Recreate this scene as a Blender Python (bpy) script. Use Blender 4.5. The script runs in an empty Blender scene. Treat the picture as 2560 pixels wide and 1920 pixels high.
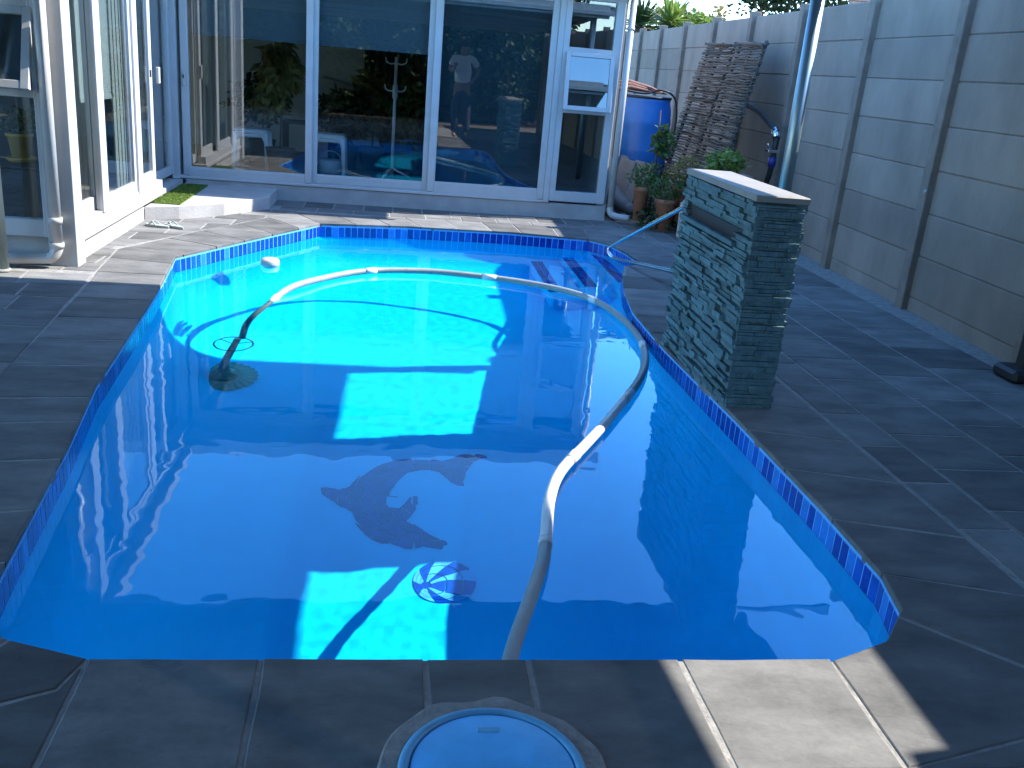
import bpy, bmesh, math, random
from mathutils import Vector, Matrix, noise, geometry
rnd = random.Random(7)
sc = bpy.context.scene
COL = sc.collection
PI = math.pi
rad = math.radians

# ---------------------------------------------------------------- camera
cd = bpy.data.cameras.new('camera'); cam = bpy.data.objects.new('camera', cd); COL.objects.link(cam)
yaw, pit, rol = rad(8.243), rad(18.8185), rad(-5.0037)
fwd = Vector((math.sin(yaw)*math.cos(pit), math.cos(yaw)*math.cos(pit), -math.sin(pit)))
rt0 = Vector((math.cos(yaw), -math.sin(yaw), 0)); dn0 = fwd.cross(rt0)
rt = rt0*math.cos(rol) + dn0*math.sin(rol); dn = dn0*math.cos(rol) - rt0*math.sin(rol)
m = Matrix((rt, -dn, -fwd)).transposed().to_4x4(); m.translation = (0, 0, 1.5)
cam.matrix_world = m
cd.sensor_width = 36; cd.lens = 2316.5/2560*36; cd.clip_start = .02; cd.clip_end = 500
sc.camera = cam
# ---------------------------------------------------------------- sky and sun
EL, AZ = rad(43.5), rad(8)           # azimuth measured from +X towards +Y
w = bpy.data.worlds.new('World'); sc.world = w; w.use_nodes = True
wn = w.node_tree.nodes; sky = wn.new('ShaderNodeTexSky'); sky.sky_type = 'NISHITA'; sky.sun_disc = False
sky.sun_elevation = EL; sky.sun_rotation = rad(90) - AZ
sky.air_density = 1.0; sky.dust_density = .3; sky.ozone_density = 6.0
hs_ = wn.new('ShaderNodeHueSaturation'); hs_.inputs['Saturation'].default_value = 1.16; hs_.inputs['Hue'].default_value = .5
w.node_tree.links.new(sky.outputs[0], hs_.inputs['Color']); w.node_tree.links.new(hs_.outputs[0], wn['Background'].inputs[0]); wn['Background'].inputs[1].default_value = .15
sl = bpy.data.lights.new('sun', 'SUN'); sl.energy = 2.2; sl.angle = rad(.5); sl.color = (1, .97, .92)
so = bpy.data.objects.new('sun', sl); COL.objects.link(so)
SUN = Vector((math.cos(EL)*math.cos(AZ), math.cos(EL)*math.sin(AZ), math.sin(EL)))
so.rotation_euler = SUN.to_track_quat('Z', 'Y').to_euler()
sl.cycles.is_caustics_light = True
sc.view_settings.view_transform = 'Standard'; sc.view_settings.look = 'None'
sc.view_settings.exposure = 2.65; sc.view_settings.gamma = 1
sc.cycles.use_denoising = True
sc.cycles.max_bounces = 12; sc.cycles.diffuse_bounces = 7; sc.cycles.glossy_bounces = 4
sc.cycles.transmission_bounces = 8; sc.cycles.transparent_max_bounces = 16
sc.cycles.sample_clamp_indirect = 6
sc.cycles.caustics_reflective = False

# ---------------------------------------------------------------- materials
def mat(name, col, rough=.6, var=.0, scale=6., bump=0., bscale=40., spec=.5, metal=0., objvar=0., col2=None, stretch=(1, 1, 1), coat=0., transl=0.):
    m = bpy.data.materials.new(name); m.use_nodes = True; nt = m.node_tree; N = nt.nodes; L = nt.links
    b = N['Principled BSDF']; b.inputs['Base Color'].default_value = (*col, 1); b.inputs['Roughness'].default_value = rough
    b.inputs['Specular IOR Level'].default_value = spec; b.inputs['Metallic'].default_value = metal; b.inputs['Coat Weight'].default_value = coat
    tc = N.new('ShaderNodeNewGeometry'); mp = N.new('ShaderNodeMapping'); mp.inputs['Scale'].default_value = stretch
    L.new(tc.outputs['Position'], mp.inputs[0])
    out = None
    if var or col2:
        n = N.new('ShaderNodeTexNoise'); n.inputs['Scale'].default_value = scale; n.inputs['Detail'].default_value = 8; n.inputs['Roughness'].default_value = .62
        L.new(mp.outputs[0], n.inputs['Vector'])
        r = N.new('ShaderNodeValToRGB'); r.color_ramp.elements[0].position = .3; r.color_ramp.elements[1].position = .7
        c2 = col2 or tuple(c*(1-var) for c in col); c1 = col if col2 else tuple(min(1, c*(1+var)) for c in col)
        r.color_ramp.elements[0].color = (*c2, 1); r.color_ramp.elements[1].color = (*c1, 1)
        L.new(n.outputs['Fac'], r.inputs[0]); out = r.outputs[0]
        rr = N.new('ShaderNodeMapRange'); rr.inputs['To Min'].default_value = max(.05, rough-.12); rr.inputs['To Max'].default_value = min(1, rough+.12)
        L.new(n.outputs['Fac'], rr.inputs['Value']); L.new(rr.outputs[0], b.inputs['Roughness'])
    if objvar:
        oi = N.new('ShaderNodeObjectInfo'); mr = N.new('ShaderNodeMapRange'); mr.inputs['To Min'].default_value = 1-objvar; mr.inputs['To Max'].default_value = 1+objvar
        L.new(oi.outputs['Random'], mr.inputs['Value'])
        hs = N.new('ShaderNodeHueSaturation'); hs.inputs['Color'].default_value = (*col, 1)
        if out: L.new(out, hs.inputs['Color'])
        L.new(mr.outputs[0], hs.inputs['Value']); out = hs.outputs[0]
    if out: L.new(out, b.inputs['Base Color'])
    if bump:
        n2 = N.new('ShaderNodeTexNoise'); n2.inputs['Scale'].default_value = bscale; n2.inputs['Detail'].default_value = 6
        L.new(mp.outputs[0], n2.inputs['Vector']); bp = N.new('ShaderNodeBump'); bp.inputs['Strength'].default_value = bump; bp.inputs['Distance'].default_value = .01
        L.new(n2.outputs['Fac'], bp.inputs['Height']); L.new(bp.outputs[0], b.inputs['Normal'])
    if transl:
        tr = N.new('ShaderNodeBsdfTranslucent'); tr.inputs[0].default_value = (*col, 1)
        if out: L.new(out, tr.inputs[0])
        mx = N.new('ShaderNodeMixShader'); mx.inputs[0].default_value = transl
        L.new(b.outputs[0], mx.inputs[1]); L.new(tr.outputs[0], mx.inputs[2]); L.new(mx.outputs[0], N['Material Output'].inputs[0])
    return m
def glassmat(name, tint, f0=.06, k=.95):
    m = bpy.data.materials.new(name); m.use_nodes = True; nt = m.node_tree; N = nt.nodes; L = nt.links; N.clear()
    o = N.new('ShaderNodeOutputMaterial'); t = N.new('ShaderNodeBsdfTransparent'); t.inputs[0].default_value = (*tint, 1)
    g = N.new('ShaderNodeBsdfGlossy'); g.inputs['Roughness'].default_value = 0; g.inputs[0].default_value = (1, 1, 1, 1)
    lw = N.new('ShaderNodeLayerWeight'); lw.inputs[0].default_value = .5
    p = N.new('ShaderNodeMath'); p.operation = 'POWER'; p.inputs[1].default_value = 4
    L.new(lw.outputs['Facing'], p.inputs[0]); mr = N.new('ShaderNodeMapRange'); mr.inputs['To Min'].default_value = f0; mr.inputs['To Max'].default_value = k
    L.new(p.outputs[0], mr.inputs['Value']); mx = N.new('ShaderNodeMixShader'); L.new(mr.outputs[0], mx.inputs[0])
    L.new(t.outputs[0], mx.inputs[1]); L.new(g.outputs[0], mx.inputs[2]); L.new(mx.outputs[0], o.inputs[0]); return m
M = {}
M['slab'] = mat('slab', (.185, .18, .168), .8, .0, 3.6, .5, 26, .1, objvar=.27, col2=(.09, .087, .082), stretch=(.9, 1.7, 1))
M['mortar'] = mat('mortar', (.25, .238, .218), .95, .25, 20, .5, 90, .1)
M['ground'] = mat('ground', (.12, .09, .06), .95, .3, 5, .6, 30)
M['soil'] = mat('soil', (.16, .115, .08), .95, .3, 9, .8, 45)
M['shell'] = mat('pool_paint', (.003, .58, .96), .5, .05, 3, 0, 40, 0.05)
M['tile_dark'] = mat('tile_dark', (.004, .032, .26), .12, .25, 30, .1, 60, .6)
M['tile_mid'] = mat('tile_mid', (.006, .07, .4), .12, .25, 30, .1, 60, .6)
M['tile_light'] = mat('tile_light', (.02, .16, .52), .12, .2, 30, .1, 60, .6)
M['grout'] = mat('tile_grout', (.08, .33, .66), .7, .15, 30)
M['mosaic'] = mat('mosaic_blue', (.001, .03, .26), .3, .2, 25, 0, 40, .1, objvar=.15)
M['mosaic_dark'] = mat('mosaic_dark', (.002, .06, .4), .3, .2, 25, 0, 40, .1)
M['mosaic_white'] = mat('mosaic_pale', (.1, .5, .95), .3, .1, 25, 0, 40, .1)
M['white'] = mat('white_aluminium', (.45, .445, .435), .36, .06, 8, 0, 40, .5)
M['plaster'] = mat('white_plaster', (.35, .335, .315), .78, .14, 5, .25, 60)
M['pvc'] = mat('white_pvc', (.43, .415, .39), .35, .05, 10)
M['dark'] = mat('black_rubber', (.012, .012, .014), .6)
M['wall'] = mat('concrete_panel', (.29, .248, .205), .9, .0, 2.6, .3, 90, .12, objvar=.11, col2=(.205, .176, .147), stretch=(1, 1, .55))
M['post'] = mat('concrete_post', (.2, .168, .138), .88, .22, 6, .35, 90, .25)
M['stone'] = mat('ledge_stone', (.12, .19, .2), .85, .0, 22, .7, 70, .15, objvar=.3, col2=(.06, .105, .115))  # grey stone; teal light bounced off the water is put into the colour
M['cap'] = mat('cap_stone', (.24, .215, .185), .6, .12, 6, .3, 40)
M['steel'] = mat('stainless', (.55, .57, .6), .18, .08, 12, 0, 40, .5, 1.0)
M['galv'] = mat('galvanised', (.3, .37, .37), .38, .0, 14, .05, 40, .5, .75, col2=(.22, .29, .31), stretch=(1, 1, .2))
M['hose'] = mat('pool_hose', (.24, .26, .245), .45, .12, 18)
M['hose_white'] = mat('hose_white', (.6, .6, .57), .4, .06, 18)
M['lidblue'] = mat('lid_blue', (.08, .4, .74), .42, .22, 5, .12, 60, .5)
M['lidrim'] = mat('lid_rim', (.10, .33, .52), .42, .2, 9, .12, 60, .5)
M['green_rubber'] = mat('green_rubber', (.03, .2, .16), .5, .2, 10)
M['turf'] = mat('artificial_turf', (.12, .19, .03), .9, .3, 40, transl=.3)
M['barrel'] = mat('blue_plastic', (.012, .13, .42), .42, .14, 5, .04, 30)
M['terracotta'] = mat('terracotta', (.36, .15, .08), .85, .22, 12, .3, 60)
M['yellowpot'] = mat('yellow_pot', (.5, .31, .05), .5, .1, 8)
M['leaf'] = mat('leaf', (.07, .13, .03), .55, .35, 9, 0, 40, .4, transl=.35)
M['leaf_light'] = mat('leaf_light', (.17, .24, .05), .55, .35, 9, 0, 40, .4, transl=.35)
M['leaf_gold'] = mat('leaf_gold', (.25, .2, .06), .6, .3, 9, 0, 40, .3, transl=.35)
M['leaf_dark'] = mat('leaf_dark', (.025, .055, .02), .6, .35, 5, 0, 40, .3, transl=.25)
M['bark'] = mat('bark', (.11, .085, .065), .9, .3, 20, .6, 50)
M['stick'] = mat('weathered_stick', (.15, .125, .1), .85, .0, 30, .5, 80, .2, objvar=.4, col2=(.06, .048, .04))
M['slate'] = mat('loose_slab', (.2, .185, .165), .85, .2, 10, .4, 50)
M['tarp'] = mat('grey_tarp', (.1, .105, .1), .6, .3, 9, .5, 25)
M['brown'] = mat('brown_cloth', (.17, .075, .05), .8, .3, 12, .5, 30)
M['cream'] = mat('stained_concrete', (.45, .4, .32), .85, .3, 9, .4, 50)
M['blackpipe'] = mat('black_pipe', (.014, .015, .017), .55)
M['bluetape'] = mat('blue_fitting', (.02, .03, .2), .4)
M['roof'] = mat('roof_sheet', (.22, .23, .24), .5, .15, 4)
M['beam'] = mat('roof_beam', (.3, .36, .38), .5, .1, 8)
M['rooftile'] = mat('roof_tile', (.3, .2, .15), .85, .3, 8, .4, 40)
M['intwall'] = mat('room_wall', (.5, .52, .52), .85, .06, 3)
M['intfloor'] = mat('room_floor', (.16, .13, .1), .5, .15, 4)
M['blind'] = mat('roller_blind', (.24, .27, .25), .85, .04, 40)
M['blind_dark'] = mat('dark_blind', (.05, .085, .1), .8, .05, 40)
M['plastic'] = mat('stool_plastic', (.8, .8, .8), .45, .05, 8)
M['basket'] = mat('grey_basket', (.4, .42, .44), .6, .1, 30)
M['sandal'] = mat('sandal_grey', (.28, .31, .29), .7, .25, 30)
M['skin'] = mat('skin', (.36, .2, .13), .55, .08, 20)
M['shirt'] = mat('pale_shirt', (.88, .86, .82), .8, .05, 12)
M['shorts'] = mat('navy_shorts', (.03, .04, .07), .8, .05, 12)
M['hair'] = mat('hair', (.03, .025, .02), .7, .1, 30)
M['cover'] = mat('pale_cover', (.5, .5, .47), .7, .12, 9)
M['armchair'] = mat('dark_fabric', (.03, .045, .04), .85, .4, 14)
M['glass'] = glassmat('window_glass', (.93, .97, .97), .09)
M['glass_dark'] = glassmat('window_glass_tinted', (.72, .8, .82), .12)
wm = bpy.data.materials.new('pool_water'); wm.use_nodes = True; nt = wm.node_tree; nt.nodes.clear()
o = nt.nodes.new('ShaderNodeOutputMaterial'); gl = nt.nodes.new('ShaderNodeBsdfGlass'); gl.inputs['IOR'].default_value = 1.333; gl.inputs['Roughness'].default_value = 0
gl.inputs['Color'].default_value = (.78, .99, 1, 1); nt.links.new(gl.outputs[0], o.inputs[0]); M['water'] = wm
rm = bpy.data.materials.new('translucent_sheet'); rm.use_nodes = True; nt = rm.node_tree
tp = nt.nodes.new('ShaderNodeBsdfTransparent'); tp.inputs[0].default_value = (.8, .9, 1, 1); mx = nt.nodes.new('ShaderNodeMixShader'); mx.inputs[0].default_value = .022
nt.nodes['Principled BSDF'].inputs['Base Color'].default_value = (.2, .23, .25, 1)
nt.links.new(nt.nodes['Principled BSDF'].outputs[0], mx.inputs[1]); nt.links.new(tp.outputs[0], mx.inputs[2]); nt.links.new(mx.outputs[0], nt.nodes['Material Output'].inputs[0]); M['sheet'] = rm

# ---------------------------------------------------------------- helpers
class MB:
    def __init__(s): s.bm = bmesh.new()
    def box(s, x0, x1, y0, y1, z0, z1, bev=0, mtx=None):
        r = bmesh.ops.create_cube(s.bm, size=1); vs = r['verts']
        for v in vs: v.co = Vector(((x0+x1)/2+v.co.x*(x1-x0), (y0+y1)/2+v.co.y*(y1-y0), (z0+z1)/2+v.co.z*(z1-z0)))
        if bev:
            es = list({e for v in vs for e in v.link_edges})
            r2 = bmesh.ops.bevel(s.bm, geom=es, offset=bev, segments=1, affect='EDGES'); vs = [v for v in set(r2['verts']) | set(v for v in vs if v.is_valid)]
        if mtx is not None: bmesh.ops.transform(s.bm, matrix=mtx, verts=vs)
        return s
    def tube(s, pts, r, n=10, cap=True, flat=1.0):
        pts = [Vector(p) for p in pts]; rs = r if isinstance(r, (list, tuple)) else [r]*len(pts); rings = []
        up = None
        for i, p in enumerate(pts):
            t = (pts[min(i+1, len(pts)-1)] - pts[max(i-1, 0)]).normalized()
            if up is None: up = Vector((0, 0, 1)) if abs(t.z) < .9 else Vector((1, 0, 0))
            a = t.cross(up).normalized(); b = a.cross(t).normalized(); up = b
            rings.append([s.bm.verts.new(p + (a*math.cos(2*PI*k/n) + b*flat*math.sin(2*PI*k/n))*rs[i]) for k in range(n)])
        for i in range(len(rings)-1):
            for k in range(n):
                f = s.bm.faces.new((rings[i][k], rings[i][(k+1) % n], rings[i+1][(k+1) % n], rings[i+1][k])); f.smooth = True
        if cap: s.bm.faces.new(rings[0][::-1]); s.bm.faces.new(rings[-1])
        return s
    def lathe(s, prof, c=(0, 0, 0), n=24, closed=True):
        rings = [[s.bm.verts.new((c[0]+r*math.cos(2*PI*k/n), c[1]+r*math.sin(2*PI*k/n), c[2]+z)) for k in range(n)] for r, z in prof]
        for i in range(len(rings)-1):
            for k in range(n):
                f = s.bm.faces.new((rings[i][k], rings[i][(k+1) % n], rings[i+1][(k+1) % n], rings[i+1][k])); f.smooth = True
        if closed: s.bm.faces.new(rings[0][::-1]); s.bm.faces.new(rings[-1])
        return s
    def prism(s, poly, z0, z1, bev=0, ztop=None):
        n = len(poly); zt = ztop or (lambda x, y: z1)
        a = [s.bm.verts.new((p[0], p[1], z0)) for p in poly]
        if bev:
            c = Vector((sum(p[0] for p in poly)/n, sum(p[1] for p in poly)/n))
            b = [s.bm.verts.new((p[0], p[1], zt(*p[:2])-bev*.7)) for p in poly]; t = []
            for p in poly:
                d = (c-Vector(p[:2])); l = d.length or 1; q = Vector(p[:2])+d/l*bev*1.3; t.append(s.bm.verts.new((q.x, q.y, zt(q.x, q.y))))
            R = [a, b, t]
        else: R = [a, [s.bm.verts.new((p[0], p[1], zt(*p[:2]))) for p in poly]]
        for i in range(len(R)-1):
            for k in range(n): s.bm.faces.new((R[i][k], R[i][(k+1) % n], R[i+1][(k+1) % n], R[i+1][k]))
        s.bm.faces.new(R[-1]); s.bm.faces.new(a[::-1]); return s
    def quad(s, *p): s.bm.faces.new([s.bm.verts.new(q) for q in p]); return s
    def build(s, name, mt, parent=None, **kw):
        me = bpy.data.meshes.new(name); bmesh.ops.recalc_face_normals(s.bm, faces=s.bm.faces[:]); s.bm.to_mesh(me); s.bm.free()
        for x in (mt if isinstance(mt, (list, tuple)) else [mt]): me.materials.append(M[x])
        return put(name, me, parent, **kw)
def put(name, me, parent=None, **kw):
    o = bpy.data.objects.new(name, me); COL.objects.link(o); o.parent = parent
    for k, v in kw.items(): o[k] = v
    return o
def thing(name, label, cat, group=None, loc=(0, 0, 0)):
    o = bpy.data.objects.new(name, None); COL.objects.link(o); o.location = loc; o.empty_display_size = .1
    o['label'] = label; o['category'] = cat
    if group: o['group'] = group
    return o
def struct(name, me_o=None):
    o = me_o or bpy.data.objects.new(name, None)
    if me_o is None: COL.objects.link(o)
    o['kind'] = 'structure'; return o
def catmull(pts, per=6):
    P = [Vector(p) for p in pts]; P = [P[0]*2-P[1]] + P + [P[-1]*2-P[-2]]; out = []
    for i in range(1, len(P)-2):
        for k in range(per):
            t = k/per; out.append(.5*((2*P[i])+(P[i+1]-P[i-1])*t+(2*P[i-1]-5*P[i]+4*P[i+1]-P[i+2])*t*t+(3*P[i]-P[i-1]-3*P[i+1]+P[i+2])*t**3))
    out.append(P[-2]); return out
def clip(poly, p, n):               # keep the side where (q-p).n >= 0
    out = []; N_ = len(poly)
    for i in range(N_):
        a, b = poly[i], poly[(i+1) % N_]; da = (a[0]-p[0])*n[0]+(a[1]-p[1])*n[1]; db = (b[0]-p[0])*n[0]+(b[1]-p[1])*n[1]
        if da >= 0: out.append(a)
        if (da >= 0) != (db >= 0): t = da/(da-db); out.append((a[0]+(b[0]-a[0])*t, a[1]+(b[1]-a[1])*t))
    return out
def area(P): return .5*sum(P[i][0]*P[(i+1) % len(P)][1]-P[(i+1) % len(P)][0]*P[i][1] for i in range(len(P)))
def clean(P):
    out = []
    for p in P:
        if not out or (Vector(p)-Vector(out[-1])).length > .012: out.append(p)
    if len(out) > 2 and (Vector(out[0])-Vector(out[-1])).length < .012: out.pop()
    return out
DOL= [(-0.307, 4.473), (-0.286, 4.478), (-0.234, 4.474), (-0.186, 4.479), (-0.163, 4.495), (-0.149, 4.533), (-0.108, 4.604), (-0.056, 4.671), (-0.002, 4.714), (0.071, 4.748), (0.164, 4.764), (0.258, 4.76), (0.333, 4.755), (0.382, 4.782), (0.441, 4.823), (0.519, 4.836), (0.566, 4.824), (0.592, 4.804), (0.554, 4.796), (0.514, 4.762), (0.486, 4.702), (0.46, 4.652), (0.454, 4.604), (0.436, 4.564), (0.443, 4.521), (0.407, 4.527), (0.372, 4.562), (0.338, 4.616), (0.306, 4.65), (0.256, 4.669), (0.21, 4.667), (0.164, 4.649), (0.118, 4.607), (0.082, 4.543), (0.052, 4.467), (0.04, 4.394), (0.045, 4.344), (0.063, 4.317), (0.093, 4.318), (0.127, 4.361), (0.149, 4.405), (0.171, 4.427), (0.191, 4.42), (0.193, 4.356), (0.179, 4.306), (0.157, 4.258), (0.136, 4.217), (0.17, 4.185), (0.228, 4.134), (0.286, 4.084), (0.331, 4.06), (0.338, 4.045), (0.313, 4.039), (0.31, 4.013), (0.267, 4.022), (0.218, 4.03), (0.177, 4.018), (0.128, 4.017), (0.071, 4.027), (0.014, 4.042), (-0.036, 4.071), (-0.079, 4.12), (-0.124, 4.209), (-0.149, 4.275), (-0.168, 4.315), (-0.208, 4.341), (-0.262, 4.381), (-0.299, 4.422)]
BALL= [(0.463, 3.781), (0.46, 3.759), (0.453, 3.738), (0.443, 3.718), (0.43, 3.7), (0.414, 3.684), (0.396, 3.67), (0.376, 3.659), (0.354, 3.651), (0.332, 3.646), (0.31, 3.645), (0.287, 3.646), (0.265, 3.651), (0.245, 3.659), (0.226, 3.67), (0.209, 3.684), (0.194, 3.7), (0.182, 3.718), (0.174, 3.737), (0.169, 3.759), (0.167, 3.78), (0.169, 3.802), (0.174, 3.824), (0.183, 3.845), (0.196, 3.865), (0.211, 3.882), (0.229, 3.897), (0.25, 3.91), (0.272, 3.919), (0.295, 3.925), (0.319, 3.927), (0.343, 3.925), (0.366, 3.92), (0.388, 3.911), (0.408, 3.899), (0.425, 3.884), (0.439, 3.866), (0.451, 3.847), (0.458, 3.826), (0.463, 3.804)]
# ================================================================= ground, paving, pool
OUT = [(-.96, 2.17), (-1.07, 2.33), (-1.1, 2.56), (-1.2, 3.43), (-1.3, 4.12), (-1.36, 4.88), (-1.44, 5.84), (-1.49, 6.3), (-1.56, 6.91), (-1.17, 7.7), (-.66, 8.68),
       (.15, 8.83), (1.13, 8.87), (1.9, 8.76), (2.06, 8.55), (2.13, 8.15), (2.17, 7.62), (1.97, 7.54), (1.86, 7.15), (1.75, 6.6), (1.67, 6.0), (1.655, 5.2), (1.67, 4.6), (1.69, 3.98), (1.7, 3.03), (1.69, 2.56), (1.64, 2.34), (1.5, 2.17), (1.28, 2.07), (-.72, 2.08)]
OUT = [Vector(p) for p in OUT]       # runs clockwise seen from above
def resample(P, step):
    out = []
    for i in range(len(P)):
        a, b = P[i], P[(i+1) % len(P)]; n = max(1, round((b-a).length/step))
        for k in range(n): out.append(a.lerp(b, k/n))
    return out
def normals(P):
    n = len(P); o = []
    for i in range(n):
        t = (P[(i+1) % n]-P[(i-1) % n]).normalized(); o.append(Vector((-t.y, t.x)))   # outward for clockwise order
    return o
def smoothed(P, it):
    for _ in range(it): P = [(P[i-1]+P[i]*2+P[(i+1) % len(P)])/4 for i in range(len(P))]
    return P
RS = resample(OUT, .08); NR = normals(RS)
GZ = -.0035
bm = bmesh.new()
def loop(P, z):
    vs = [bm.verts.new((p[0], p[1], z)) for p in P]; return [bm.edges.new((vs[i], vs[(i+1) % len(vs)])) for i in range(len(vs))]
hole = [p-n*.01 for p, n in zip(RS, NR)]
e = loop(hole, GZ) + loop([(-3.4, -3), (-3.4, 9.98), (2.5, 9.98), (4.3, 9.98), (4.3, -3)], GZ)
bmesh.ops.triangle_fill(bm, edges=e, use_beauty=True)
mb = MB(); mb.bm.free(); mb.bm = bm
struct('', mb.build('mortar_bed', 'mortar'))
bm = bmesh.new()
e = loop([p+n*.06 for p, n in zip(RS, NR)], -.03) + loop([(-70, -60), (-70, 90), (80, 90), (80, -60)], -.03)
bmesh.ops.triangle_fill(bm, edges=e, use_beauty=True)
mb = MB(); mb.bm.free(); mb.bm = bm
struct('', mb.build('ground', 'ground'))
mb = MB()
for i in range(26):
    for j in range(24):
        x, y = 2.45+i*.066, 9.42+j*.36; f = lambda x, y: .012+.018*noise.noise(Vector((x*3, y*3, 1)))
        mb.quad((x, y, f(x, y)-.01), (x+.066, y, f(x+.066, y)-.01), (x+.066, y+.36, f(x+.066, y+.36)-.01), (x, y+.36, f(x, y+.36)-.01))
bmesh.ops.remove_doubles(mb.bm, verts=mb.bm.verts[:], dist=.001)
struct('', mb.build('soil', 'soil'))

paving = struct('paving')
def slab(P, coping=False):
    P = clean([tuple(p) for p in P])
    if len(P) < 3 or abs(area(P)) < .004: return
    if area(P) < 0: P = P[::-1]
    g = .0065 if abs(area(P)) > .01 else .003
    c = Vector((sum(p[0] for p in P)/len(P), sum(p[1] for p in P)/len(P)))
    # inset every corner along its bisector by the joint
    Q = []; n_ = len(P)
    for i in range(n_):
        p = Vector(P[i]); e0 = (p-Vector(P[i-1])).normalized(); e1 = (Vector(P[(i+1) % n_])-p).normalized()
        n0 = Vector((-e0.y, e0.x)); n1 = Vector((-e1.y, e1.x)); k = 1+n0.dot(n1)
        Q.append(p+(n0+n1)*g/max(k, .35))
    tx, ty, h = rnd.uniform(-.004, .004), rnd.uniform(-.004, .004), rnd.uniform(-.0015, .0015)
    # worn, slightly uneven edges
    R = []
    for i in range(len(Q)):
        a, b = Vector(Q[i]), Vector(Q[(i+1) % len(Q)]); L_ = (b-a).length; k = max(1, int(L_/.11)); n = Vector((-(b-a).y, (b-a).x)).normalized() if L_ else Vector((0, 0))
        for j in range(k):
            p = a.lerp(b, j/k)
            if j: p = p+n*rnd.uniform(-.001, .0035)
            R.append((p.x, p.y))
    me = MB().prism(R, -.032, 0, .004, lambda x, y: h+tx*(x-c.x)+ty*(y-c.y))
    me.build('coping_slab' if coping else 'paving_slab', 'slab', paving)
# --- coping ring
def cum(P):
    s = [0]
    for i in range(len(P)-1): s.append(s[-1]+(P[i+1]-P[i]).length)
    return s
def ringslabs(inner, outer, ss):
    inner = list(inner); outer = list(outer)
    nn_ = []
    for i in range(len(inner)):
        t = (inner[min(i+1, len(inner)-1)]-inner[max(i-1, 0)]).normalized(); nn_.append(inner[i]+Vector((t.y, -t.x))*.018)
    inner = nn_; ci, co = cum(inner), cum(outer)
    def at(P, c, t):
        for i in range(len(P)-1):
            if c[i+1] >= t-1e-6: return P[i].lerp(P[i+1], (t-c[i])/max(1e-9, c[i+1]-c[i])), i
        return P[-1], len(P)-2
    for a, b in zip(ss[:-1], ss[1:]):
        pa, ia = at(inner, ci, a*ci[-1]); pb, ib = at(inner, ci, b*ci[-1]); qa, ja = at(outer, co, a*co[-1]); qb, jb = at(outer, co, b*co[-1])
        slab([pa]+inner[ia+1:ib+1]+[pb, qb]+outer[ja+1:jb+1][::-1]+[qa], True)
V = lambda *a: [Vector(p) for p in a]
def even(n, j=.0): return [0]+[(k+rnd.uniform(-j, j))/n for k in range(1, n)]+[1]
# near edge: joints as in the photo
xs = [(-.72, -.71), (-.29, -.28), (.135, .14), (.41, .41), (.835, .845), (1.28, 1.27)]
for (a, a2), (b, b2) in zip(xs[:-1], xs[1:]): slab([(a, 2.097), (b, 2.097), (b2, 1.655), (a2, 1.655)], True)
ringslabs(V((-.72, 2.08), (-.96, 2.17), (-1.07, 2.33), (-1.1, 2.56)), V((-.75, 1.97), (-1.2, 1.75), (-1.5, 2.15), (-1.54, 2.46)), [0, .35, 1])
slab([(-.72, 2.06), (-.75, 1.97), (-1.2, 1.75), (-1.2, 1.4), (-.71, 1.655)], True)
ringslabs(V((1.69, 2.56), (1.64, 2.34), (1.5, 2.17), (1.28, 2.07)), V((2.15, 2.42), (2.06, 2.1), (1.75, 1.78), (1.27, 1.655)), [0, .4, 1])
ringslabs(V((-1.1, 2.56), (-1.2, 3.43), (-1.3, 4.12), (-1.36, 4.88), (-1.44, 5.84), (-1.49, 6.3)), V((-1.54, 2.46), (-1.63, 3.43), (-1.72, 4.12), (-1.78, 4.88), (-1.86, 5.84), (-1.92, 6.3)), [0, .09, .2, .3, .375, .49, .6, .71, .82, .91, 1])
ringslabs(V((-1.49, 6.3), (-1.56, 6.91), (-1.17, 7.7), (-.66, 8.68)), V((-1.92, 6.3), (-1.99, 7.05), (-1.62, 7.86), (-.94, 9.2)), [0, .14, .27, .42, .56, .71, .86, 1])
ringslabs(V((-.66, 8.68), (.15, 8.83), (1.13, 8.87), (1.9, 8.76)), V((-.94, 9.2), (.12, 9.3), (1.14, 9.34), (1.95, 9.34)), even(8, .08))
ringslabs(V((1.9, 8.76), (2.06, 8.55), (2.13, 8.15), (2.17, 7.62)), V((1.95, 9.34), (2.5, 9.0), (2.58, 8.2), (2.6, 7.62)), even(4, .08))
slab([(2.17, 7.62), (2.6, 7.62), (2.38, 7.1), (1.86, 7.12), (1.97, 7.54)], True)
ringslabs(V((1.86, 7.12), (1.75, 6.6), (1.67, 6.0), (1.655, 5.2), (1.67, 4.6), (1.69, 3.98), (1.7, 3.03), (1.69, 2.56)), V((2.38, 7.1), (2.24, 6.6), (2.16, 6.0), (2.14, 5.2), (2.14, 4.6), (2.14, 3.98), (2.15, 3.03), (2.15, 2.42)), even(11, .1))
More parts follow.
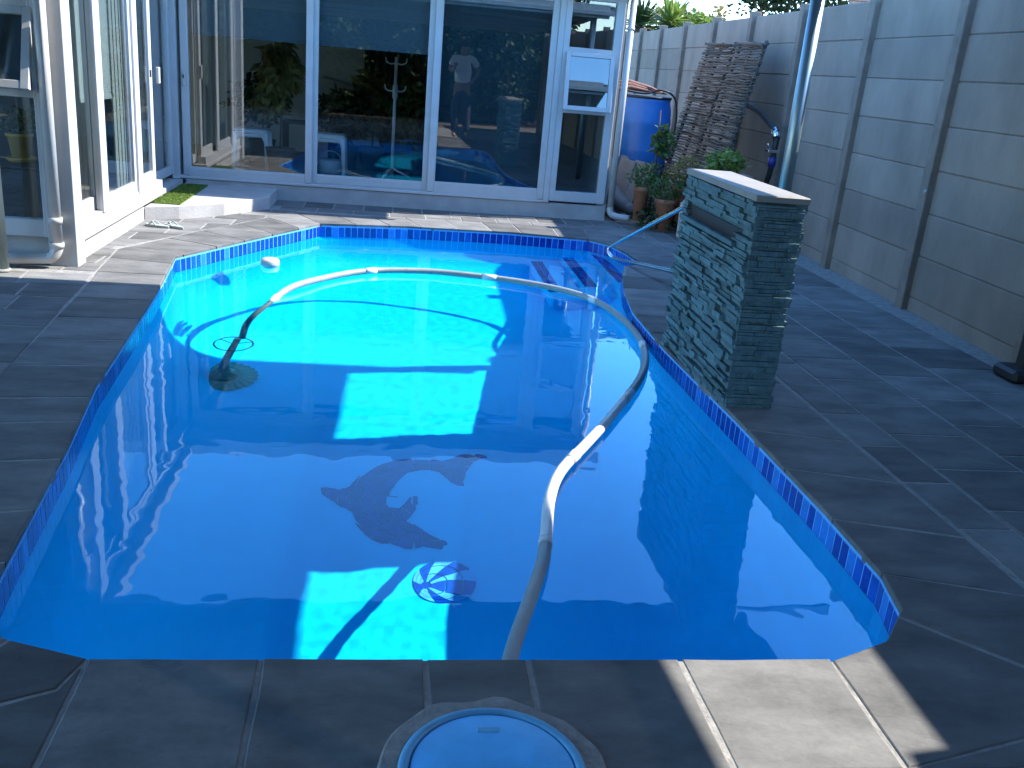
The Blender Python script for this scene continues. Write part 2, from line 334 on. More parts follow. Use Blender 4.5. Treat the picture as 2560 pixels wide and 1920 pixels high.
# --- field paving in columns
def column(x0, x1, y0, y1, st, off, cl=()):
    y = y0-off
    while y < y1:
        h = st*rnd.choice((1, 1, 1, .96, 1.04)); P = [(x0, y), (x1, y), (x1, y+h), (x0, y+h)]; y += h
        P = clip(clip(P, (0, y0), (0, 1)), (0, y1), (0, -1))
        for p, n in cl:
            if P: P = clip(P, p, n)
        if P: slab(P)
column(2.155, 2.385, -.2, 7.1, .41, .12); column(2.385, 2.81, -.2, 7.1, .4, .33); column(2.81, 3.21, -.2, 9.4, .4, .22, (((2.6, 7.6), (1, 0)),)); column(3.21, 3.72, -.2, 9.4, .44, .05)
column(2.4, 2.81, 7.1, 7.62, .52, 0, (((2.38, 7.1), (.52, -.22)),)); column(2.61, 2.81, 7.62, 9.4, .42, .1)
for x0, x1 in ((-1.2, -.71), (-.71, -.28), (-.28, .14), (.14, .41), (.41, .845), (.845, 1.27), (1.27, 1.7), (1.7, 2.155)):
    column(x0, x1, -.2, 1.655, .42, .1+.2*rnd.random())
slab([(1.27, 1.655), (2.155, 1.655), (2.155, 2.42), (2.06, 2.1), (1.75, 1.78)])
# left field rows
lx = lambda y: -1.54-(y-2.46)*.0985
for r in range(16):
    y0 = 1.6+r*.3075; y1 = y0+.3075; st = -1.2 if y0 < 2.3 else None
    x = (lx(y0)+.0 if y0 >= 2.3 else -1.2); x2 = (lx(y1) if y0 >= 2.3 else -1.3); wv = rnd.uniform(.25, .45)
    if y1 > 6.35: break
    for k in range(6):
        slab([(x-wv, y0), (x, y0), (x2, y1), (x2-wv, y1)]); x -= wv; x2 -= wv; wv = rnd.uniform(.4, .6)
# between the diagonal coping and the house
dn_ = Vector((9.2-7.05, -(-.94+1.99))).normalized()
for r in range(3):
    for c in range(3):
        x0 = -2.44+c*.3+(.14 if r % 2 else 0); y0 = 6.3+r*.25
        P = clip([(x0, y0), (x0+.3, y0), (x0+.3, y0+.25), (x0, y0+.25)], (-1.92, 6.3), (-.996, -.09)); P = clip(P, (0, 7.04), (0, -1)) if P else P
        if P: slab(P)
for r in range(2, 12):
    for c in range(6):
        x0 = -2.45+c*.43+(.2 if r % 2 else 0); y0 = 6.3+r*.29
        P = [(x0, y0), (x0+.43, y0), (x0+.43, y0+.29), (x0, y0+.29)]
        P = clip(P, (-1.62, 7.86), (-.892, .452)); P = clip(P, (0, 7.04), (0, 1)) if P else P
        P = clip(P, (-2.44, 0), (1, 0)) if P else P; P = clip(P, (0, 9.28), (0, -1)) if P else P
        if P: slab(P)
for c in range(14):
    x0 = -1.1+c*.36; P = [(x0, 9.2), (x0+.36, 9.2), (x0+.36, 9.55), (x0, 9.55)]
    P = clip(P, (.6, 9.33), (-.01, 1)) if x0 < 2.4 else P
    P = clip(P, (2.0, 0), (-1, 0)) if P else P
    if P: slab(P)
for c in range(13): slab([(-1.19+c*.3, 9.56), (-.89+c*.3, 9.56), (-.89+c*.3, 9.93), (-1.19+c*.3, 9.93)])
for P in ([(1.95, 9.34), (2.5, 9.0), (2.61, 9.4), (2.61, 9.55), (2.0, 9.55)], [(2.5, 9.0), (2.585, 8.2), (2.61, 8.2), (2.61, 9.4)]): slab(P)

# --- pool shell
def D(y):
    return min(1.5, max(.98, 1.5-.16*(y-3.5)))
LOW = []
for p in RS:
    q = p.copy()
    if q.x > 1.6 and q.y > 6.4: q.x = min(q.x, 1.9)
    LOW.append(q)
def deepring(ins, base):
    P = [b-n*ins for b, n in zip(smoothed(base, 8), smoothed(NR, 30))]; return smoothed(P, int(ins*60))
rings = []
for ins, z in ((.012, -.02), (.012, -.135)): rings.append([(p.x-n.x*ins, p.y-n.y*ins, z) for p, n in zip(RS, NR)])
rings.append([(p.x+n.x*.002, p.y+n.y*.002, -.1352) for p, n in zip(RS, NR)])
for f, ins in ((.3, .02), (.55, .05), (.72, .1), (.84, .17), (.93, .27), (.98, .37), (1, .46)):
    rings.append([(p.x, p.y, -D(p.y)*f) for p in deepring(ins, LOW)])
bm = bmesh.new(); RV = [[bm.verts.new(p) for p in r] for r in rings]; n = len(RS)
for i in range(len(RV)-1):
    for k in range(n):
        fc = bm.faces.new((RV[i][k], RV[i][(k+1) % n], RV[i+1][(k+1) % n], RV[i+1][k])); fc.smooth = i > 2; fc.material_index = 1 if i < 2 else 0
inner = [Vector(p[:2]) for p in rings[-1]]
gp = [Vector((-1.6+.2*i, 2+.2*j)) for i in range(18) for j in range(36)]
gp = [g for g in gp if all((g-q).length > .07 for q in inner)]
res = geometry.delaunay_2d_cdt(inner+gp, [], [list(range(len(inner)))], 1, 1e-5)
vs = []
for i, co in enumerate(res[0]):
    src = res[3][i]; k = next((q for q in src if q < len(inner)), None)
    vs.append(RV[-1][k] if k is not None else bm.verts.new((co.x, co.y, -D(co.y))))
for fct in res[2]:
    try: fc = bm.faces.new([vs[i] for i in fct]); fc.smooth = True
    except ValueError: pass
mb = MB(); mb.bm.free(); mb.bm = bm
shell = struct('', mb.build('swimming_pool', ['shell', 'grout']))
# entry steps inside the corner nook
mb = MB()
mb.box(1.32, 1.63, 7.28, 8.75, -1.2, -.66, .02); mb.box(1.62, 1.91, 7.2, 8.78, -1.2, -.42, .02); mb.box(1.9, 2.2, 7.0, 8.8, -1.2, -.2, .02)
steps = mb.build('pool_steps', 'shell', shell)
for x, z in ((1.325, -.66), (1.625, -.42), (1.905, -.2)):
    for k in range(12):
        MB().box(x+.008, x+.062, 7.5+k*.098, 7.59+k*.098, z, z+.006).build('step_tile', rnd.choice(('tile_dark', 'tile_dark', 'tile_mid')), steps)
        if k % 2 == 0: MB().box(x+.066, x+.12, 7.5+k*.098, 7.69+k*.098, z, z+.006).build('step_tile', rnd.choice(('tile_dark', 'tile_mid')), steps)
# waterline tiles (the near side is hidden under the coping)
TM = []
for k in ('tile_dark', 'tile_dark', 'tile_mid', 'tile_dark', 'tile_mid', 'tile_dark', 'tile_mid', 'tile_dark', 'tile_light'):
    b = MB().box(-.0262, .0262, -.004, .004, -.047, .047, .002); me = bpy.data.meshes.new('tile'); bmesh.ops.recalc_face_normals(b.bm, faces=b.bm.faces[:]); b.bm.to_mesh(me); b.bm.free(); me.materials.append(M[k]); TM.append(me)
closed = OUT+[OUT[0]]; acc = 0; tiles = []
for i in range(1, 27):
    a, b = OUT[i], OUT[i+1]; d = b-a; nn = max(1, round(d.length/.06)); u = d.normalized(); nrm = Vector((u.y, -u.x))   # inward
    for k in range(nn):
        p = a+d*((k+.5)/nn)+nrm*.0098; o = put('tile', rnd.choice(TM), shell); o.location = (p.x, p.y, -.079)
        o.rotation_euler = (0, 0, math.atan2(u.y, u.x)); o.scale = (d.length/nn/.06, 1, 1); tiles.append(o)
# water
mb = MB(); bm = mb.bm; st = .02; nx, ny = 196, 350; x0, y0 = -1.68, 1.98
def wz(x, y):
    return -.12+.0003*noise.noise(Vector((x*5+y*1.5, y*7, 2)))+.00027*noise.noise(Vector((x*13, y*15, 7)))+.00013*noise.noise(Vector((x*26, y*28, 3)))+.00035*noise.noise(Vector((x*1.6, y*2.2, 5)))
from mathutils.bvhtree import BVHTree
def inside(p, P):
    c = False; n = len(P)
    for i in range(n):
        a, b = P[i], P[i-1]
        if (a[1] > p[1]) != (b[1] > p[1]) and p[0] < (b[0]-a[0])*(p[1]-a[1])/(b[1]-a[1])+a[0]: c = not c
    return c
WP = [p+n*.05 for p, n in zip(RS, NR)]
cache = {}
def gv(i, j):
    if (i, j) not in cache: x, y = x0+i*st, y0+j*st; cache[i, j] = bm.verts.new((x, y, wz(x, y)))
    return cache[i, j]
for i in range(nx):
    for j in range(ny):
        if inside((x0+(i+.5)*st, y0+(j+.5)*st), WP): f = bm.faces.new((gv(i, j), gv(i+1, j), gv(i+1, j+1), gv(i, j+1))); f.smooth = True
water = struct('', mb.build('water', 'water'))
if water.data.polygons[0].normal.z < 0: water.data.flip_normals()
water.cycles.is_caustics_caster = True
UNDER = [shell, steps]

# mosaics on the floor
dol = thing('dolphin_mosaic', 'dark blue tiled dolphin shape curving across the pool floor', 'mosaic', loc=(.2, 4.45, 0))
cx, cy = .235, 4.39
def ringpt(r, t): return (cx+r*math.cos(t), cy+r*math.sin(t))
for ri in range(11):
    r0, r1 = .02+ri*.062, .02+(ri+1)*.062; ns = max(5, round(2*PI*(r0+r1)/2/.085))
    for k in range(ns):
        t0, t1 = 2*PI*k/ns+ri*.3, 2*PI*(k+1)/ns+ri*.3
        Q = [ringpt(r0, t0), ringpt(r1, t0), ringpt(r1, t1), ringpt(r0, t1)]
        if area(Q) < 0: Q = Q[::-1]
        P = DOL
        for i in range(4):
            a, b = Vector(Q[i]), Vector(Q[(i+1) % 4]); nn = Vector((-(b-a).y, (b-a).x)).normalized(); P = clip(P, a+nn*.0013, nn)
            if len(P) < 3: break
        P = clean(P) if len(P) > 2 else P
        if len(P) < 3 or abs(area(P)) < .0002: continue
        P = [(p[0]-.2, p[1]-4.45) for p in P]
        if area(P) < 0: P = P[::-1]
        bb = MB()
        vsb = [bb.bm.verts.new((p[0], p[1], .002-D(p[1]+4.45))) for p in P]; vst = [bb.bm.verts.new((p[0], p[1], .009-D(p[1]+4.45))) for p in P]
        for i in range(len(P)): bb.bm.faces.new((vsb[i], vsb[(i+1) % len(P)], vst[(i+1) % len(P)], vst[i]))
        bb.bm.faces.new(vst); bmesh.ops.triangulate(bb.bm, faces=[f for f in bb.bm.faces if len(f.verts) > 4])
        UNDER.append(bb.build('mosaic_tile', 'mosaic', dol))
ball = thing('ball_mosaic', 'blue and white striped beach ball set in tiles on the pool floor', 'mosaic', loc=(.32, 3.8, -1.448)); ball.rotation_euler = (math.atan(.16), 0, 0)
hub = Vector((.222, 3.757)); nb = len(BALL)
for k in range(10):
    t0, t1 = k/10*nb, (k+1)/10*nb
    for (s0, s1) in ((.1, .42), (.43, .74), (.75, 1)):
        P = []
        idx = [t0+(t1-t0)*q/4+.08 for q in range(5)]; idx[-1] -= .16
        def rp(t, s):
            i = int(t) % nb; a = Vector(BALL[i]).lerp(Vector(BALL[(i+1) % nb]), t-int(t)); p = hub.lerp(a, s); d = a-hub
            return p+Vector((-d.y, d.x))*.1*math.sin(PI*s)*(1 if a.y > hub.y else -1)*(.3+max(0, d.x)*2)
        P = [rp(t, s0+.01) for t in idx]+[rp(t, s1-.01) for t in idx[::-1]]
        P = [(p.x-.32, p.y-3.8) for p in P]
        if area(P) < 0: P = P[::-1]
        UNDER.append(MB().prism(P, 0, .006).build('mosaic_tile', 'mosaic_white' if k % 2 else 'mosaic_dark', ball))
UNDER.append(MB().lathe([(.022, 0), (.022, .007)], (hub.x-.32, hub.y-3.8, 0), 16).build('hub_tile', 'mosaic_dark', ball))

# floating hose
hp = [(.33, 1.98), (.40, 2.27), (.55, 2.73), (.60, 2.95), (.66, 3.25), (.75, 3.52), (.92, 3.83), (1.12, 4.2), (1.41, 4.79), (1.56, 5.24), (1.63, 5.7), (1.61, 6.2), (1.52, 6.62), (1.33, 6.9), (1.0, 7.12), (.58, 7.26), (.25, 7.3), (-.15, 7.2), (-.45, 6.9), (-.70, 6.45)]
hp = [(x, y, -.0925) for x, y in hp]+[(-.82, 6.1, -.19), (-.9, 5.97, -.42), (-.93, 5.92, -.7)]
path = catmull(hp, 8)
hose = thing('pool_hose', 'pale grey suction hose floating in a long curve across the pool', 'hose', loc=(0, 0, 0))
def sub(i0, i1): return path[i0:i1+1]
cuts = [0, 22, 44, 60, 76, 96, 116, 136, 156, len(path)-1]
for a, b in zip(cuts[:-1], cuts[1:]):
    P = sub(a, b); UNDER.append(MB().tube(P, .0235, 14).build('hose_section', 'hose_white' if a in (22, 44) else 'hose', hose))  # whiter sections stand for sunlight on the hose, put into the colour
for c_ in cuts[1:-1]: UNDER.append(MB().tube(sub(c_-1, c_+1), .0258, 14).build('cuff', 'hose_white', hose))
# cleaner
cl = thing('pool_cleaner', 'round green suction cleaner with frilled skirt resting on the pool floor', 'pool cleaner', loc=(-1.0, 5.66, -1.148)); cl.rotation_euler = (rad(9), 0, 0)
mb = MB(); n = 48; R1 = [mb.bm.verts.new((.2*(1+.07*(k % 2))*math.cos(2*PI*k/n), .2*(1+.07*(k % 2))*math.sin(2*PI*k/n), .01)) for k in range(n)]
R2 = [mb.bm.verts.new((.12*math.cos(2*PI*k/n), .12*math.sin(2*PI*k/n), .035)) for k in range(n)]; R3 = [mb.bm.verts.new((.19*math.cos(2*PI*k/n), .19*math.sin(2*PI*k/n), 0)) for k in range(n)]
for k in range(n):
    mb.bm.faces.new((R1[k], R1[(k+1) % n], R2[(k+1) % n], R2[k])); mb.bm.faces.new((R3[k], R3[(k+1) % n], R1[(k+1) % n], R1[k]))
mb.bm.faces.new(R2); UNDER.append(mb.build('skirt', 'green_rubber', cl))
UNDER.append(MB().lathe([(.09, .03), (.085, .07), (.055, .1), (.04, .13)], n=20).build('body', 'green_rubber', cl))
UNDER.append(MB().tube([(0, 0, .1), (.01, .06, .25), (.04, .14, .4), (.07, .2, .56)], [.035, .026, .024, .022], 12).build('pipe', 'hose', cl))
ring = [(.045+.12*math.cos(t), .17+.12*math.sin(t), .47) for t in [2*PI*k/28 for k in range(29)]]
dr = MB().tube(ring, .006, 6, False); 
for a in range(3): t = 2*PI*a/3+.4; dr.tube([(.045, .17, .47), (.045+.12*math.cos(t), .17+.12*math.sin(t), .47)], .005, 6)
UNDER.append(dr.build('deflector_ring', 'dark', cl))
# floater
fl = thing('chlorine_floater', 'white round chlorine dispenser floating by the diagonal pool side', 'floater', loc=(-.93, 7.34, -.12))
UNDER.append(MB().lathe([(.045, -.09), (.05, -.085), (.052, -.06), (.058, -.02), (.05, 0)], n=24).build('cartridge', 'hose_white', fl))
MB().lathe([(.05, -.012), (.07, -.006), (.074, .01), (.072, .035), (.06, .05), (.03, .055)], n=28).build('float_ring', 'pvc', fl)
for o in UNDER: o.cycles.is_caustics_receiver = True
# ================================================================= boundary wall
WA, WB = Vector((3.73, 2.0)), Vector((3.985, 9.5))       # face line of the posts
wd = (WB-WA).normalized(); wn_ = Vector((wd.y, -wd.x))     # wn_ points away from the pool (+X)
def wpos(y, off=0.0):
    t = (y-WA.y)/wd.y; p = WA+wd*t+wn_*off; return p
wall = thing('boundary_wall', 'tall grey precast concrete panel wall with posts along the right side', 'wall')
wang = math.atan2(wd.y, wd.x)
posts_y = [-4.05, -2.55, -1.05, .48, 2.0, 3.52, 5.03, 6.55, 8.02, 9.62, 11.2, 12.72, 14.25, 15.75, 17.3, 18.8, 20.4]
pm = {}
for y in posts_y:
    p = wpos(y, 0); o = MB().box(-.055, .055, -.11, 0, -.1, 2.34, .006).build('post', 'post', wall); o.location = (p.x, p.y, 0); o.rotation_euler = (0, 0, wang)
for a, b in zip(posts_y[:-1], posts_y[1:]):
    L_ = b-a-.05
    for k in range(8):
        z0 = .1+(k-1)*.3125 if k else -.12; z1 = .1+k*.3125 if k else .1
        c = wpos((a+b)/2, .075+rnd.uniform(-.003, .003))
        o = MB().box(-L_/2, L_/2, -.022, .022, z0, z1-.0004, .009).build('panel', 'wall', wall); o.location = (c.x, c.y, 0); o.rotation_euler = (rad(rnd.uniform(-.5, .5)) if 0 else 0, 0, wang)
mb = MB(); p = wpos(6.55, -.008); mb.lathe([(.011, -.012), (.012, .008), (.007, .02)], (p.x, p.y-.05, .88), 12); mb.build('outlet', 'pvc', wall)

# ================================================================= house (sunroom)
YF = 9.95; XL = -2.1
house = thing('sunroom', 'white framed glass sunroom wrapping the back and left of the pool', 'sunroom')
MB().box(-2.1, 2.30, YF, YF+.2, -.05, .155, .008).build('plinth', 'plaster', house)
MB().box(-2.35, XL, 6.56, 8.28, -.05, .15, .006).box(-2.35, XL+.03, 6.55, 8.98, .135, .185, .01).box(-2.35, XL-.03, 8.28, 9.95, -.05, .145).build('plinth', 'plaster', house)
MB().box(-6, -2.24, 6.5, 6.7, -.05, .18, .006).build('plinth', 'plaster', house)
MB().box(-2.24, -2.06, 6.40, 6.56, -.02, 2.3, .004).build('corner_post', 'white', house)
MB().box(2.2, 2.30, YF+.02, 14, -.05, 2.35).build('end_wall', 'plaster', house)
MB().box(-6, 2.3, 13.6, 13.8, -.05, 2.4).build('back_wall', 'intwall', house)
MB().box(-6.2, -6, 6.5, 13.8, -.05, 2.4).build('side_wall', 'intwall', house)
MB().box(-6, 2.2, 10.12, 13.6, -.04, .135).box(-6, -2.3, 6.6, 10.12, -.04, .135).build('floor', 'intfloor', house)
MB().box(-6.3, 2.42, 9.5, 14, 2.36, 2.46).box(-6.3, -2.0, 6.3, 9.5, 2.36, 2.46).build('roof', 'plaster', house)
MB().box(-6.3, 2.44, 9.44, 9.5, 2.3, 2.44, .01).build('gutter', 'white', house)
MB().box(-6, 2.2, 9.6, 13.6, 2.33, 2.355).box(-6, -2.15, 6.6, 9.6, 2.33, 2.355).build('ceiling', 'intwall', house)
MB().box(-2.14, 2.3, 9.93, 10.03, 2.22, 2.36, .004).box(-2.2, -2.1, 6.5, 9.95, 2.22, 2.36).box(-6, -2.2, 6.43, 6.55, 2.22, 2.36).build('lintel', 'white', house)
def framed(name, x0, x1, z0, z1, sw, bot, top, y, d, glass, parent, rot=None, sash=None, gl='glass'):
    """a flat frame in the XZ plane; returns the frame part"""
    mb = MB()
    mb.box(x0, x0+sw, y, y+d, z0, z1, .004).box(x1-sw, x1, y, y+d, z0, z1, .004)
    mb.box(x0+sw, x1-sw, y+.002, y+d-.002, z0, z0+bot, .004).box(x0+sw, x1-sw, y+.002, y+d-.002, z1-top, z1, .004)
    mb.box(x0+sw-.001, x1-sw+.001, y+.008, y+.016, z0+bot-.001, z0+bot+.012).box(x0+sw, x0+sw+.008, y+.006, y+d-.006, z0+bot, z1-top)
    f = mb.build(name, 'white', parent)
    p = MB().box(x0+sw-.01, x1-sw+.01, y+d/2-.003, y+d/2+.003, z0+bot-.01, z1-top+.01).build('pane', gl, f)
    return f
# back wall doors
MB().box(-2.2, 1.66, YF-.012, YF+.11, .155, .178, .003).box(-2.2, 1.66, YF+.0, YF+.01, .178, .19).box(-2.2, 1.66, YF+.05, YF+.056, .178, .195).build('track', 'white', house)
MB().box(-2.22, -2.15, YF-.04, YF+.1, .15, 2.25, .003).build('door_jamb', 'white', house)
d1 = framed('sliding_door', -2.12, -.84, .18, 2.22, .07, .085, .06, YF, .035, 1, house)
d2 = framed('sliding_door', -.86, .36, .185, 2.22, .062, .085, .06, YF+.04, .035, 1, house)
d3 = framed('sliding_door', .355, 1.6, .18, 2.22, .07, .105, .06, YF, .035, 1, house, gl='glass_dark')
MB().box(1.60, 1.66, YF-.02, YF+.09, .16, 2.25, .004).build('mullion', 'white', house)
MB().box(-2.105, -2.075, YF-.018, YF-.004, 1.06, 1.20, .004).box(-2.099, -2.083, YF-.021, YF-.016, 1.12, 1.17).build('handle', 'white', d1)
MB().box(-2.098, -2.084, YF-.024, YF-.0185, 1.13, 1.165, .002).build('keyhole', 'dark', d1)
# side light: fixed low pane, tilted sash, fixed top pane
MB().box(1.66, 1.725, YF-.015, YF+.08, .178, 2.25, .004).box(2.18, 2.27, YF-.015, YF+.08, .178, 2.25, .004).box(1.725, 2.18, YF-.013, YF+.078, .178, .285, .004).box(1.725, 2.18, YF-.013, YF+.078, 1.095, 1.135, .004).box(1.725, 2.18, YF-.013, YF+.078, 1.69, 1.745, .004).box(1.725, 2.18, YF-.013, YF+.078, 2.2, 2.25, .004).build('window_frame', 'white', house)
for z0, z1 in ((.28, 1.1), (1.74, 2.21)): MB().box(1.715, 2.19, YF+.03, YF+.036, z0-.01, z1+.01).build('pane', 'glass_dark', house)
def sash(x0, x1, z0, z1, fw, parent, ang, y):
    root = MB().box(x0, x0+fw, -.02, .02, -(z1-z0), 0, .003).box(x1-fw, x1, -.02, .02, -(z1-z0), 0, .003).box(x0+fw, x1-fw, -.018, .018, -fw, 0, .003).box(x0+fw, x1-fw, -.018, .018, -(z1-z0), -(z1-z0)+fw, .003).build('window_sash', 'white', parent)
    MB().box(x0+fw-.005, x1-fw+.005, -.003, .003, -(z1-z0)+fw-.005, -fw+.005).build('pane', 'glass_dark', root)
    root.location = (0, y, z1); root.rotation_euler = (rad(-ang), 0, 0); return root
sash(1.70, 2.205, 1.125, 1.70, .045, house, 8, YF-.035)
# left facade doors in the plane X = XL (facing the pool)
def side_panel(y0, y1, x, z0=.19, sw=.05, bot=.09, zt=2.22, gl='glass'):
    f = MB().box(x-.035, x, y0, y0+sw, z0, zt, .004).box(x-.035, x, y1-sw, y1, z0, zt, .004).box(x-.033, x-.002, y0+sw, y1-sw, z0, z0+bot, .004).box(x-.033, x-.002, y0+sw, y1-sw, zt-.06, zt, .004).build('sliding_door', 'white', house)
    MB().box(x-.02, x-.014, y0+sw-.005, y1-sw+.005, z0+bot-.005, zt-.055).build('pane', gl, f); return f
for k, x in enumerate((XL+.0, XL-.045, XL-.09)):
    MB().box(x-.006, x, 6.56, 8.94, .185, .2).build('track', 'white', house)
p1 = side_panel(6.56, 7.16, XL-.045, .26, .03, .1)
p2 = side_panel(7.12, 8.17, XL-.004, .26, .1)
p3 = side_panel(8.13, 8.93, XL-.045, .26, .09)
p4 = side_panel(8.86, 9.9, XL-.10, .2, .09)
MB().box(XL-.004, XL+.022, 7.10, 7.24, .25, 2.25, .004).box(XL-.004, XL+.016, 8.12, 8.25, .25, 2.25, .004).build('interlock', 'white', house)
MB().box(XL-.09, XL+.006, 6.56, 8.94, .186, .262, .003).build('sill', 'white', house)
MB().box(XL-.028, XL+.0, 8.99, 9.04, 1.1, 1.24, .004).build('handle', 'white', p4)
MB().box(XL-.01, XL+.001, 8.7, 8.72, 1.16, 1.22, .002).build('keyhole', 'dark', p3)
# front-left window wall in the plane Y = 6.45
MB().box(-6, -2.24, 6.43, 6.5, .18, .295, .004).box(-6, -2.24, 6.432, 6.5, 1.065, 1.115, .004).box(-6, -2.24, 6.432, 6.5, 1.58, 1.72, .004).box(-2.27, -2.24, 6.425, 6.5, .18, 2.3, .004).box(-3.1, -3.04, 6.43, 6.5, .18, 2.3, .004).box(-4.3, -4.24, 6.43, 6.5, .18, 2.3, .004).build('window_frame', 'white', house)
for x0, x1 in ((-3.04, -2.27), (-4.24, -3.1), (-6, -4.3)):
    for z0, z1 in ((.29, 1.07), (1.11, 1.585), (1.715, 2.25)):
        if (z0 != 1.11) or x0 != -3.04: MB().box(x0, x1, 6.46, 6.466, z0, z1).build('pane', 'glass', house)
sash(-3.03, -2.235, 1.10, 1.60, .05, house, 17, 6.42)
# blinds
MB().box(-2.04, -.9, YF+.13, YF+.136, 1.56, 2.25).box(-2.04, -.9, YF+.125, YF+.14, 1.545, 1.565).build('roller_blind', 'blind_dark', house)
MB().box(-.83, .32, YF+.13, YF+.136, 1.56, 2.25).box(-.83, .32, YF+.125, YF+.14, 1.545, 1.565).build('roller_blind', 'blind_dark', house)
MB().box(.38, 1.58, YF+.13, YF+.136, .2, 2.25).build('roller_blind', 'blind_dark', house)
MB().box(XL-.16, XL-.154, 7.28, 8.1, 1.02, 2.25).box(XL-.165, XL-.15, 7.28, 8.1, 1.0, 1.03).build('roller_blind', 'blind', house)
MB().box(XL-.16, XL-.154, 6.6, 7.08, .5, 2.25).build('roller_blind', 'blind', house)
for k in range(7): MB().box(XL-.2, XL-.194, 8.24+k*.098, 8.31+k*.098, .22, 2.25, mtx=None).build('blind_slat', 'blind', house)
# downpipes
dp = thing('downpipe', 'white plastic downpipe turning left at the foot of the front-left corner', 'downpipe', 'white downpipes on the sunroom')
MB().tube([(-2.165, 6.34, 2.3), (-2.165, 6.34, .17)], .036, 16).build('pipe', 'pvc', dp)
MB().tube(catmull([(-2.165, 6.34, .17), (-2.17, 6.34, .12), (-2.2, 6.335, .075), (-2.27, 6.33, .06), (-2.6, 6.3, .05), (-3.2, 6.28, .045)], 5), .037, 16).build('shoe_pipe', 'pvc', dp)
MB().tube([(-2.165, 6.34, .335), (-2.165, 6.34, .295)], .043, 16).build('socket', 'pvc', dp)
MB().tube([(-2.165, 6.34, .17), (-2.165, 6.34, .135)], .043, 16).build('socket', 'pvc', dp)
for z in (1.9,): MB().box(-2.21, -2.12, 6.32, 6.4, z, z+.02).build('bracket', 'pvc', dp)
dp = thing('downpipe', 'white plastic downpipe at the right end of the back facade, shoe pointing right', 'downpipe', 'white downpipes on the sunroom')
MB().tube([(2.335, 9.9, 2.3), (2.335, 9.9, .14)], .034, 16).build('pipe', 'pvc', dp)
MB().tube(catmull([(2.335, 9.9, .16), (2.34, 9.895, .1), (2.39, 9.87, .07), (2.54, 9.82, .06)], 5), .034, 16).build('shoe_pipe', 'pvc', dp)
MB().tube([(2.335, 9.9, 1.98), (2.335, 9.9, 1.95)], .04, 16).build('bracket', 'pvc', dp)
# step and mat
st_ = MB().prism([(-2.1, 8.3), (-1.85, 8.45), (-1.52, 8.76), (-1.19, 9.3), (-1.19, 9.95), (-2.1, 9.95)][::1], -.03, .112, .006).build('step', 'plaster'); st_['label'] = 'low white plastered step in the corner below the sliding doors'; st_['category'] = 'step'
mt_ = thing('door_mat', 'strip of bright green artificial turf lying on the white corner step', 'mat', loc=(-1.97, 9.1, .113))
MB().box(-.12, .12, -.6, .68, 0, .008).build('backing', 'turf', mt_)
mb = MB()
for k in range(5200):
    x, y = rnd.uniform(-.12, .12), rnd.uniform(-.6, .68); a = rnd.uniform(0, 2*PI); h = rnd.uniform(.006, .012); dx, dy = math.cos(a)*.0035, math.sin(a)*.0035; lx_, ly_ = rnd.uniform(-.008, .008), rnd.uniform(-.008, .008)
    mb.quad((x-dx, y-dy, .008), (x+dx, y+dy, .008), (x+lx_+dx*.3, y+ly_+dy*.3, .008+h), (x+lx_-dx*.3, y+ly_-dy*.3, .008+h))
mb.build('turf_blades', 'turf', mt_, kind='stuff')
# sandals
def sandal(label, x, y, rz):
    t = thing('sandal', label, 'sandal', 'grey sandals by the step', (x, y, .004)); t.rotation_euler = (0, 0, rz)
    P = [(.035*math.sin(a)*(1.1 if math.cos(a) > 0 else .85), .115*math.cos(a)) for a in [2*PI*k/18 for k in range(18)]]
    MB().prism(P[::-1], 0, .018, .004).build('sole', 'sandal', t)
    MB().tube([(-.036, -.01, .012), (-.02, .03, .045), (.0, .07, .02), (.02, .03, .045), (.036, -.01, .012)], .006, 6, flat=1).build('strap', 'sandal', t)
sandal('grey sandal on the paving, the left one of the pair by the step', -1.93, 8.0, 1.2)
sandal('grey sandal on the paving, the right one of the pair by the step', -1.80, 8.02, .9)
# twig
# ================================================================= poles and the translucent roof
def pole(x, y, h, r, label, ba=None):
    t = thing('roof_pole', label, 'pole', 'galvanised poles carrying the roof', (x, y, 0))
    MB().tube([(0, 0, 0), (0, 0, h)], r, 20).build('tube', 'galv', t); MB().lathe([(r*1.25, 0), (r*1.25, .012), (r*1.02, .02)], n=20).build('collar', 'mortar', t); return t
pole(-2.455, 6.17, 2.28, .044, 'galvanised steel pole on the paving in front of the left window')
pole(2.69, 6.25, 2.28, .045, 'galvanised steel pole behind the stone water feature')
rf = thing('patio_roof', 'grey translucent sheet patio roof on steel beams over the near half of the pool', 'roof')
MB().box(-3.2, 3.75, 6.31, 6.36, 2.28, 2.34, .004).build('front_beam', 'beam', rf)
MB().box(-3.2, 2.90, 6.25, 6.31, 2.24, 2.42, .004).build('fascia', 'beam', rf)
E_ = [(3.45, -5), (3.42, 2.0), (3.22, 6.2)]
mb = MB(); rows = []
for y in (-5, -2, 0, 2, 4, 6.3):
    xe = 3.26 if y < 2 else 3.26-.065*(y-2); rows.append([mb.bm.verts.new((-4.2+(xe+4.2)*k/150, y, 2.40+.012*math.sin(k*2*PI/3))) for k in range(151)])
for a, b in zip(rows[:-1], rows[1:]):
    for k in range(150): mb.bm.faces.new((a[k], a[k+1], b[k+1], b[k]))
mb.build('roof_sheet', 'sheet', rf)
MB().tube([(3.22, -5, 2.37), (3.22, 2, 2.37), (2.945, 6.25, 2.37)], .05, 6).build('edge_beam', 'beam', rf)
for y in (0.6, -1.8, -4): MB().box(-4, 3.18, y, y+.05, 2.3, 2.37).build('rafter', 'beam', rf)
MB().tube([(1.0, 3.1, 2.34), (3.15, 1.5, 2.34)], .03, 8).build('brace', 'beam', rf)
